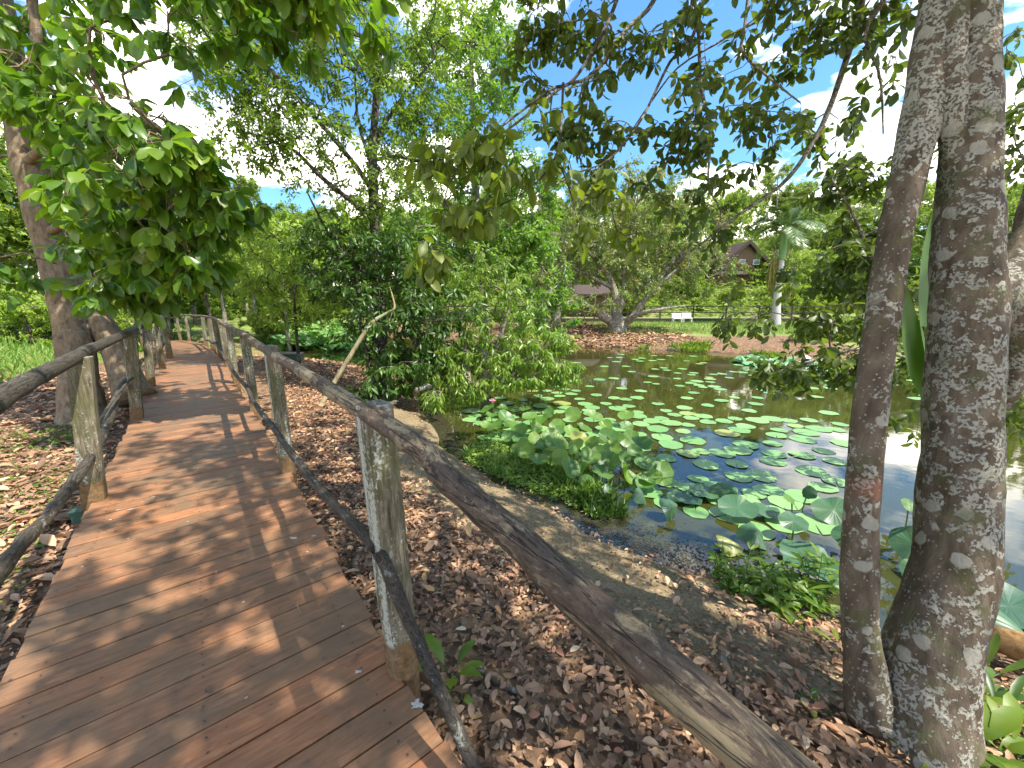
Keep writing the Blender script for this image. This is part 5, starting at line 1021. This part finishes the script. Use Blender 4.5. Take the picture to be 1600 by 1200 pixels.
br = [(1545, 1010, .26, 'strap-leaved plant between the thick stem and the log'), (1515, 1050, .24, 'dark leafy plant at the foot of the thick stem'), (1570, 1090, .24, 'dark leafy weed at the bottom right corner'), (1490, 1140, .16, 'low broad weed right of the tree roots'), (1540, 1150, .18, 'low broad weed near the bottom right corner'), (1590, 1160, .2, 'leafy weed at the right edge of the picture'), (1470, 1180, .14, 'small round-leaved weed at the picture bottom'), (1320, 965, .12, 'small seedling left of the thinner stem'), (1270, 1085, .07, 'tiny seedling in the litter left of the roots'), (1490, 1040, .22, 'arching leaves behind the thick stem foot')]
for q, (px, py, L, lab) in enumerate(br):
    g_ = G(px, py + 15, -.42); rosette('weed', g_[0], g_[1], 9 if L > .1 else 5, L, .3 if q % 2 else .16 if q < 3 else .4, M['leaf_dark'] if q in (1, 2) else M['leaf_mid'], lab, 500 + q, .8)
# broad banana-like leaves behind the right tree
rb = W(1500, 640, 3.6); rb[2] = gz(rb[0], rb[1]); root = thing('broad_leaf_plant', rb, 'plant with very large paddle leaves standing behind the thick lichened stem', 'plant')
mb = MB()
for (a0, a1, a2, wd_) in ((W(1470, 620, 2.9), W(1440, 480, 2.9), W(1455, 330, 2.85), .09), (W(1455, 640, 2.95), W(1420, 560, 2.95), W(1412, 450, 2.9), .075), (W(1480, 640, 2.9), W(1465, 580, 2.85), W(1440, 510, 2.8), .055)):
    t = np.linspace(0, 1, 12)[:, None]; C_ = (1 - t)**2 * a0 + 2 * t * (1 - t) * a1 + t * t * a2; T = unit(np.gradient(C_, axis=0)); S_ = unit(np.cross(T, [0, 1, .2])); ww = wd_ * np.sin(np.pi * np.clip(t * .95 + .04, 0, 1))**.7
    V_ = np.stack([C_ - S_ * ww + np.array([0, -.02, 0]), C_, C_ + S_ * ww + np.array([0, -.02, 0])], 1).reshape(-1, 3); i = np.arange(11)[:, None] * 3
    mb.add(V_, np.concatenate([np.concatenate([i + g, i + g + 1, i + g + 4, i + g + 3], 1) for g in (0, 1)]), .8); base = np.array([rb[0], rb[1], rb[2]]); mb.add(*tube([base, (base + a0) / 2, a0], .012, 6, False), rnd=.3)
mb.build('leaves', M['leaf_dark'], root, smooth=True)

# log, roots, sticks
def limbthing(name, pts, R, mat, label, cat, sides=10, lump=.2, lf=6, group=None):
    q, r = resample(pts, R, .05); V_, F_ = tube(q, r, sides, True, lump, lf, len(label)); o = mk(name, V_, F_, mat, smooth=True, origin=pts[0]); props(o, label, cat, group); return o
def GP(px, py, z, r=0): return G(px, py, z)
limbthing('log', [G(1530, 985, -.50), G(1590, 1008, -.50), G(1700, 1040, -.5)], [.075, .08, .085], barkmat('log_wood', (.10, .05, .02), (.26, .15, .06), (.36, .24, .12), 0, stretch=1), 'weathered orange-brown log lying at the water edge right of the big tree', 'log', 14)
limbthing('leaning_pole', [np.append(G(490, 648, -.5)[:2], -.55), W(512, 615, 7.3), W(545, 560, 7.4), W(578, 508, 7.5), W(600, 492, 7.6), W(616, 482, 7.6), W(613, 462, 7.7), W(608, 445, 7.9)], [.05, .045, .042, .038, .032, .022, .014, .006], M['bark_tan'], 'pale crooked pole leaning up from the leaf litter into the dark shrub', 'branch', 10, .1)
limbthing('fallen_branch', [G(690, 622, -.62), W(672, 604, 8.0), W(650, 610, 7.6)], [.05, .06, .05], M['bark_grey'], 'grey fallen branch half hidden at the water edge under the shrubs', 'branch')
limbthing('fallen_log', [G(560, 650, -.45), G(620, 628, -.45)], [.04, .05], M['bark_dark'], 'dark log lying in the litter at the foot of the waterside tree', 'log')
RG = 'exposed roots on the bank'
for pts, R, lab in (([(728, 880), (740, 900), (775, 940)], .018, 'thin root curving through the litter beyond the nearest post'), ([(735, 1030), (770, 1050), (812, 1072)], .018, 'pale root just right of the green seedling'), ([(1128, 975), (1140, 1020), (1158, 1050)], .022, 'pale root stub on bare soil left of the tree roots'), ([(1155, 1035), (1160, 1060), (1155, 1085)], .015, 'short pale root below the root stub'), ([(1045, 1120), (1010, 1150), (975, 1180)], .014, 'large old root under the handrail at the bottom'), ([(560, 860), (553, 880), (560, 905)], .02, 'small root loop at the right edge of the deck')):
    limbthing('root', [np.array([*G(a, b, -.30)[:2], gz(*G(a, b, -.30)[:2]) + .012]) for a, b in pts], [R, R * 1.1, R * .6], M['bark_left'], lab, 'root', 8, .25, 12, RG)
limbthing('twig', [G(462, 940, .012), G(467, 945, .014), G(470, 958, .010)], [.0025] * 3, M['bark_tan'], 'tiny curved pale twig lying on the deck boards', 'twig', 5)
limbthing('twig', [G(206, 680, .012), G(220, 676, .014), G(236, 677, .012)], [.004, .004, .003], M['bark_grey'], 'thin stick on the deck beside the second left post', 'twig', 5)
r = np.random.default_rng(12)
for q in range(10):
    x, y = G(r.uniform(560, 1200), r.uniform(900, 1150), -.3)[:2]
    if walkdist(np.array([x]), np.array([y]))[0] < .85: continue
    a_ = r.uniform(0, 6.28); l = r.uniform(.08, .2); z = gz(x, y) + .02
    limbthing('twig', [np.array([x, y, z]), np.array([x + math.cos(a_) * l * .5, y + math.sin(a_) * l * .5, z + .012]), np.array([x + math.cos(a_ + .3) * l, y + math.sin(a_ + .3) * l, z])], [.004, .004, .002], M['bark_left'], 'thin dry twig lying on the leaf litter of the bank', 'twig', 5, group='dry twigs on the litter')
# bird droppings on deck: small splats as one mark each
for q, (px, py, s_) in enumerate([(458, 842, .022), (490, 838, .012), (653, 1102, .022), (205, 796, .018), (185, 797, .01), (240, 777, .012), (172, 813, .008), (560, 1050, .012)]):
    c = G(px, py, 0); rr = np.random.default_rng(q); th = np.linspace(0, 6.283, 16, endpoint=False); R = s_ * (1 + .45 * rr.normal(size=16)).clip(.35, 1.6)
    V_ = np.concatenate([[[c[0], c[1], .0062]], np.column_stack([c[0] + R * np.cos(th), c[1] + R * np.sin(th) * .7, np.full(16, .0035)])]); j = np.arange(16)
    o = mk('bird_dropping', V_, np.stack([np.zeros(16, int), 1 + j, 1 + (j + 1) % 16], 1), M['dropping'], origin=c); props(o, ['white bird dropping splat in the middle of the deck', 'small white splat right of the middle dropping', 'white bird dropping splat by the nearest post foot', 'white bird dropping near the left post foot', 'small speck left of the left-post dropping', 'flat white smear beside the left post foot', 'tiny white speck on the left deck edge', 'small white speck left of the nearest post'][q], 'bird dropping', 'bird droppings on the deck')
# loose leaves on the deck
# green ground spotlight box
c = G(127, 806, -.12); root = thing('garden_light', c, 'small dark green ground light box under the left edge of the deck', 'light box')
mk('housing', boxv(c, (.035, .01, 0), (-.01, .04, 0), (0, 0, .045)), BOXF, M['darkgreen'], root); mk('lid', boxv(c + [0, 0, .052], (.045, .012, 0), (-.012, .05, 0), (0, 0, .006)), BOXF, M['darkgreen'], root)
# low dark green trough behind railing
c = W(452, 558, 12.2); root = thing('planter_box', c, 'low dark green box at the lotus water edge behind the second railing post', 'box')
mk('body', boxv(c, (.35, .1, -.02), (-.08, .25, 0), (0, 0, .10)), BOXF, M['darkgreen'], root); mk('rim', boxv(c + [0, 0, .115], (.37, .11, -.02), (-.09, .27, 0), (0, 0, .012)), BOXF, M['metal'], root)
limbthing('stump', [G(443, 540, ZW) - [0, 0, .2], G(443, 540, ZW) + [0, 0, .3], G(443, 540, ZW) + [.03, 0, .55]], [.2, .17, .15], M['bark_dark'], 'dark broken stump standing in the lotus water behind the railing', 'stump')
# lamp post in water
b = G(1254, 590, ZW); root = thing('bollard_lamp', b, 'small dark lantern on a short post standing in the water near the far right bank', 'lamp')
mk('post', *tube([b - [0, 0, .3], b + [0, 0, .4]], [.05, .045], 8), M['metal'], root)
mk('lantern', *tube([b + [0, 0, .4], b + [0, 0, .42], b + [0, 0, .56], b + [0, 0, .58]], [.06, .1, .1, .08], 8), M['metal'], root)
mk('cap', *tube([b + [0, 0, .58], b + [0, 0, .60], b + [0, 0, .66]], [.13, .12, .03], 8), M['white'], root)

# ------------------------------------------------------------------ far bank structures
zf = 0.02; y0 = 30.0
root = thing('far_walkway', (8, y0, zf), 'long low boardwalk with thin rails crossing the far bank beyond the pond', 'walkway')
mk('deck', boxv((9, y0, zf), (16, 0, 0), (0, .7, 0), (0, 0, .09)), BOXF, M['fascia'], root)
for q in range(14):
    x = -6 + q * 2.4; mk('post', boxv((x, y0 - .66, zf + .55), (.04, 0, 0), (0, .04, 0), (0, 0, .46)), BOXF, M['fascia'], root)
for z in (.55, 1.0): mk('rail', boxv((9, y0 - .66, zf + z), (15.9, 0, 0), (0, .035, 0), (0, 0, .03)), BOXF, M['fascia'], root)
for q in range(12): mk('footing', boxv((-4 + q * 2.3 + r.uniform(-.3, .3), y0 - .45, zf - .27), (.14, 0, 0), (0, .14, 0), (0, 0, .17)), BOXF, M['white'], root)
# white benches
for q, dx in enumerate((0, .72)):
    c = W(1056, 499, 28.5) + np.array([dx, 0, 0]); zg = gz(c[0], c[1]); root = thing('bench', (c[0], c[1], zg), ['white bench on the far lawn, left of the pair', 'white bench on the far lawn, right of the pair'][q], 'bench', 'white benches on the far lawn')
    mk('backrest', boxv((c[0], c[1], zg + .50), (.32, 0, 0), (0, .03, .02), (0, 0, .15)), BOXF, M['white'], root); mk('seat', boxv((c[0], c[1] - .22, zg + .32), (.32, 0, 0), (0, .18, 0), (0, 0, .03)), BOXF, M['white'], root)
    for s in (-.28, .28): mk('leg', boxv((c[0] + s, c[1] - .2, zg + .12), (.03, 0, 0), (0, .16, 0), (0, 0, .18)), BOXF, M['white'], root)
# brown shed
c = W(897, 482, 33); zg = gz(c[0], c[1]); zg = max(zg, -.1); root = thing('shed', (c[0], c[1], zg), 'low brown timber shed with thatch-like roof left of the spreading tree', 'shed')
mb = MB()
for q in range(12): mb.add(boxv((c[0], c[1] - .02 * (q % 2), zg + .1 + q * .155), (2.7, 0, 0), (0, .05, 0), (0, 0, .072)), BOXF, q / 12)
mb.build('wall', M['wallwood'], root)
mk('roof', [(c[0] - 3, c[1] - .8, zg + 1.8), (c[0] + 3, c[1] - .8, zg + 1.8), (c[0] + 2.7, c[1] + 1.2, zg + 2.6), (c[0] - 2.7, c[1] + 1.2, zg + 2.6), (c[0] - 3, c[1] - .8, zg + 1.68), (c[0] + 3, c[1] - .8, zg + 1.68), (c[0] + 2.7, c[1] + 1.2, zg + 2.46), (c[0] - 2.7, c[1] + 1.2, zg + 2.46)], np.array([[0, 1, 2, 3], [7, 6, 5, 4], [0, 4, 5, 1], [1, 5, 6, 2], [2, 6, 7, 3], [3, 7, 4, 0]]), M['roof'], root)
for s in (-2.85, -1.3, .2, 1.6, 2.85): mk('post', boxv((c[0] + s, c[1] - .7, zg + .85), (.06, 0, 0), (0, .06, 0), (0, 0, .83)), BOXF, M['wallwood'], root)
for q, (px, w_, lab) in enumerate(((852, .35, 'dark thick tree stub left of the shed'), (868, .3, 'pale grey tree stub in front of the shed'))):
    b = W(px, 505, 27); b[2] = gz(b[0], b[1]) - .1; limbthing('tree_stub', [b, b + [.02, 0, .8], b + [0, 0, 1.55], b + [.1, 0, 1.75]], [w_ * 1.25, w_, w_ * .95, w_ * .8], M['bark_grey'] if q else M['bark_dark'], lab, 'tree stub', 14)
# house on the slope
c = W(1150, 430, 45); zg = c[2] - 1.6; root = thing('house', (c[0], c[1], zg), 'dark steep-roofed timber house on the slope left of the palm', 'house')
def quadbox(name, c0, hx, hy, hz, mat): return mk(name, boxv(c0, (hx, 0, 0), (0, hy, 0), (0, 0, hz)), BOXF, mat, root)
wl = quadbox('wall', (c[0] - .3, c[1] + 2, zg + 1.9), 2.2, 2.2, 2.1, M['wallwood'])
# gable roof facing the pond, wide eaves; ridge runs away from the viewer
rx, rw, ridge, eave = c[0] + .6, 2.7, zg + 5.2, zg + 2.7
def slab(a, b, cc, d, th=.14):
    a, b, cc, d = map(np.array, (a, b, cc, d)); dn = np.array([0, 0, -th]); return np.array([a, b, cc, d, a + dn, b + dn, cc + dn, d + dn]), np.array([[0, 1, 2, 3], [7, 6, 5, 4], [0, 4, 5, 1], [1, 5, 6, 2], [2, 6, 7, 3], [3, 7, 4, 0]])
for s in (-1, 1): mk('roof', *slab((rx, c[1] - .9, ridge), (rx, c[1] + 5, ridge), (rx + s * rw, c[1] + 5, eave), (rx + s * rw, c[1] - .9, eave)), M['roof'], root)
for s in (-1, 1): mk('bargeboard', *slab((rx + s * .0, c[1] - 1.02, ridge + .12), (rx, c[1] - .90, ridge + .12), (rx + s * (rw + .15), c[1] - .90, eave + .0), (rx + s * (rw + .15), c[1] - 1.02, eave), .42), M['fascia'], root)
mk('gable', [(rx, c[1] - .3, ridge - .2), (rx - rw * .9, c[1] - .3, eave), (rx + rw * .9, c[1] - .3, eave), (rx, c[1] - .1, ridge - .2), (rx - rw * .9, c[1] - .1, eave), (rx + rw * .9, c[1] - .1, eave)], [np.array([[0, 1, 2], [3, 5, 4]]), np.array([[0, 3, 4, 1], [1, 4, 5, 2], [2, 5, 3, 0]])], M['wallwood'], root)
mk('side_roof', *slab((rx - 1.2, c[1] + .4, ridge - .9), (rx - 1.2, c[1] + 4, ridge - .4), (rx - 5.2, c[1] + 4, ridge - 1.0), (rx - 4.8, c[1] + .2, ridge - 2.4)), M['roof'], root)
mk('porch_roof', *slab((rx - 3.2, c[1] + .1, zg + 2.3), (rx + .4, c[1] + .1, zg + 2.3), (rx + .5, c[1] - 1.2, zg + 1.7), (rx - 3.4, c[1] - 1.2, zg + 1.7)), M['roof'], root)
for s in (-.8, .8):
    wn = quadbox('window', (rx + s + .5, c[1] - .35, zg + 3.0), .36, .04, .28, M['white']); mk('pane', boxv((rx + s + .5, c[1] - .40, zg + 3.0), (.3, 0, 0), (0, .02, 0), (0, 0, .22)), BOXF, M['glass'], wn)
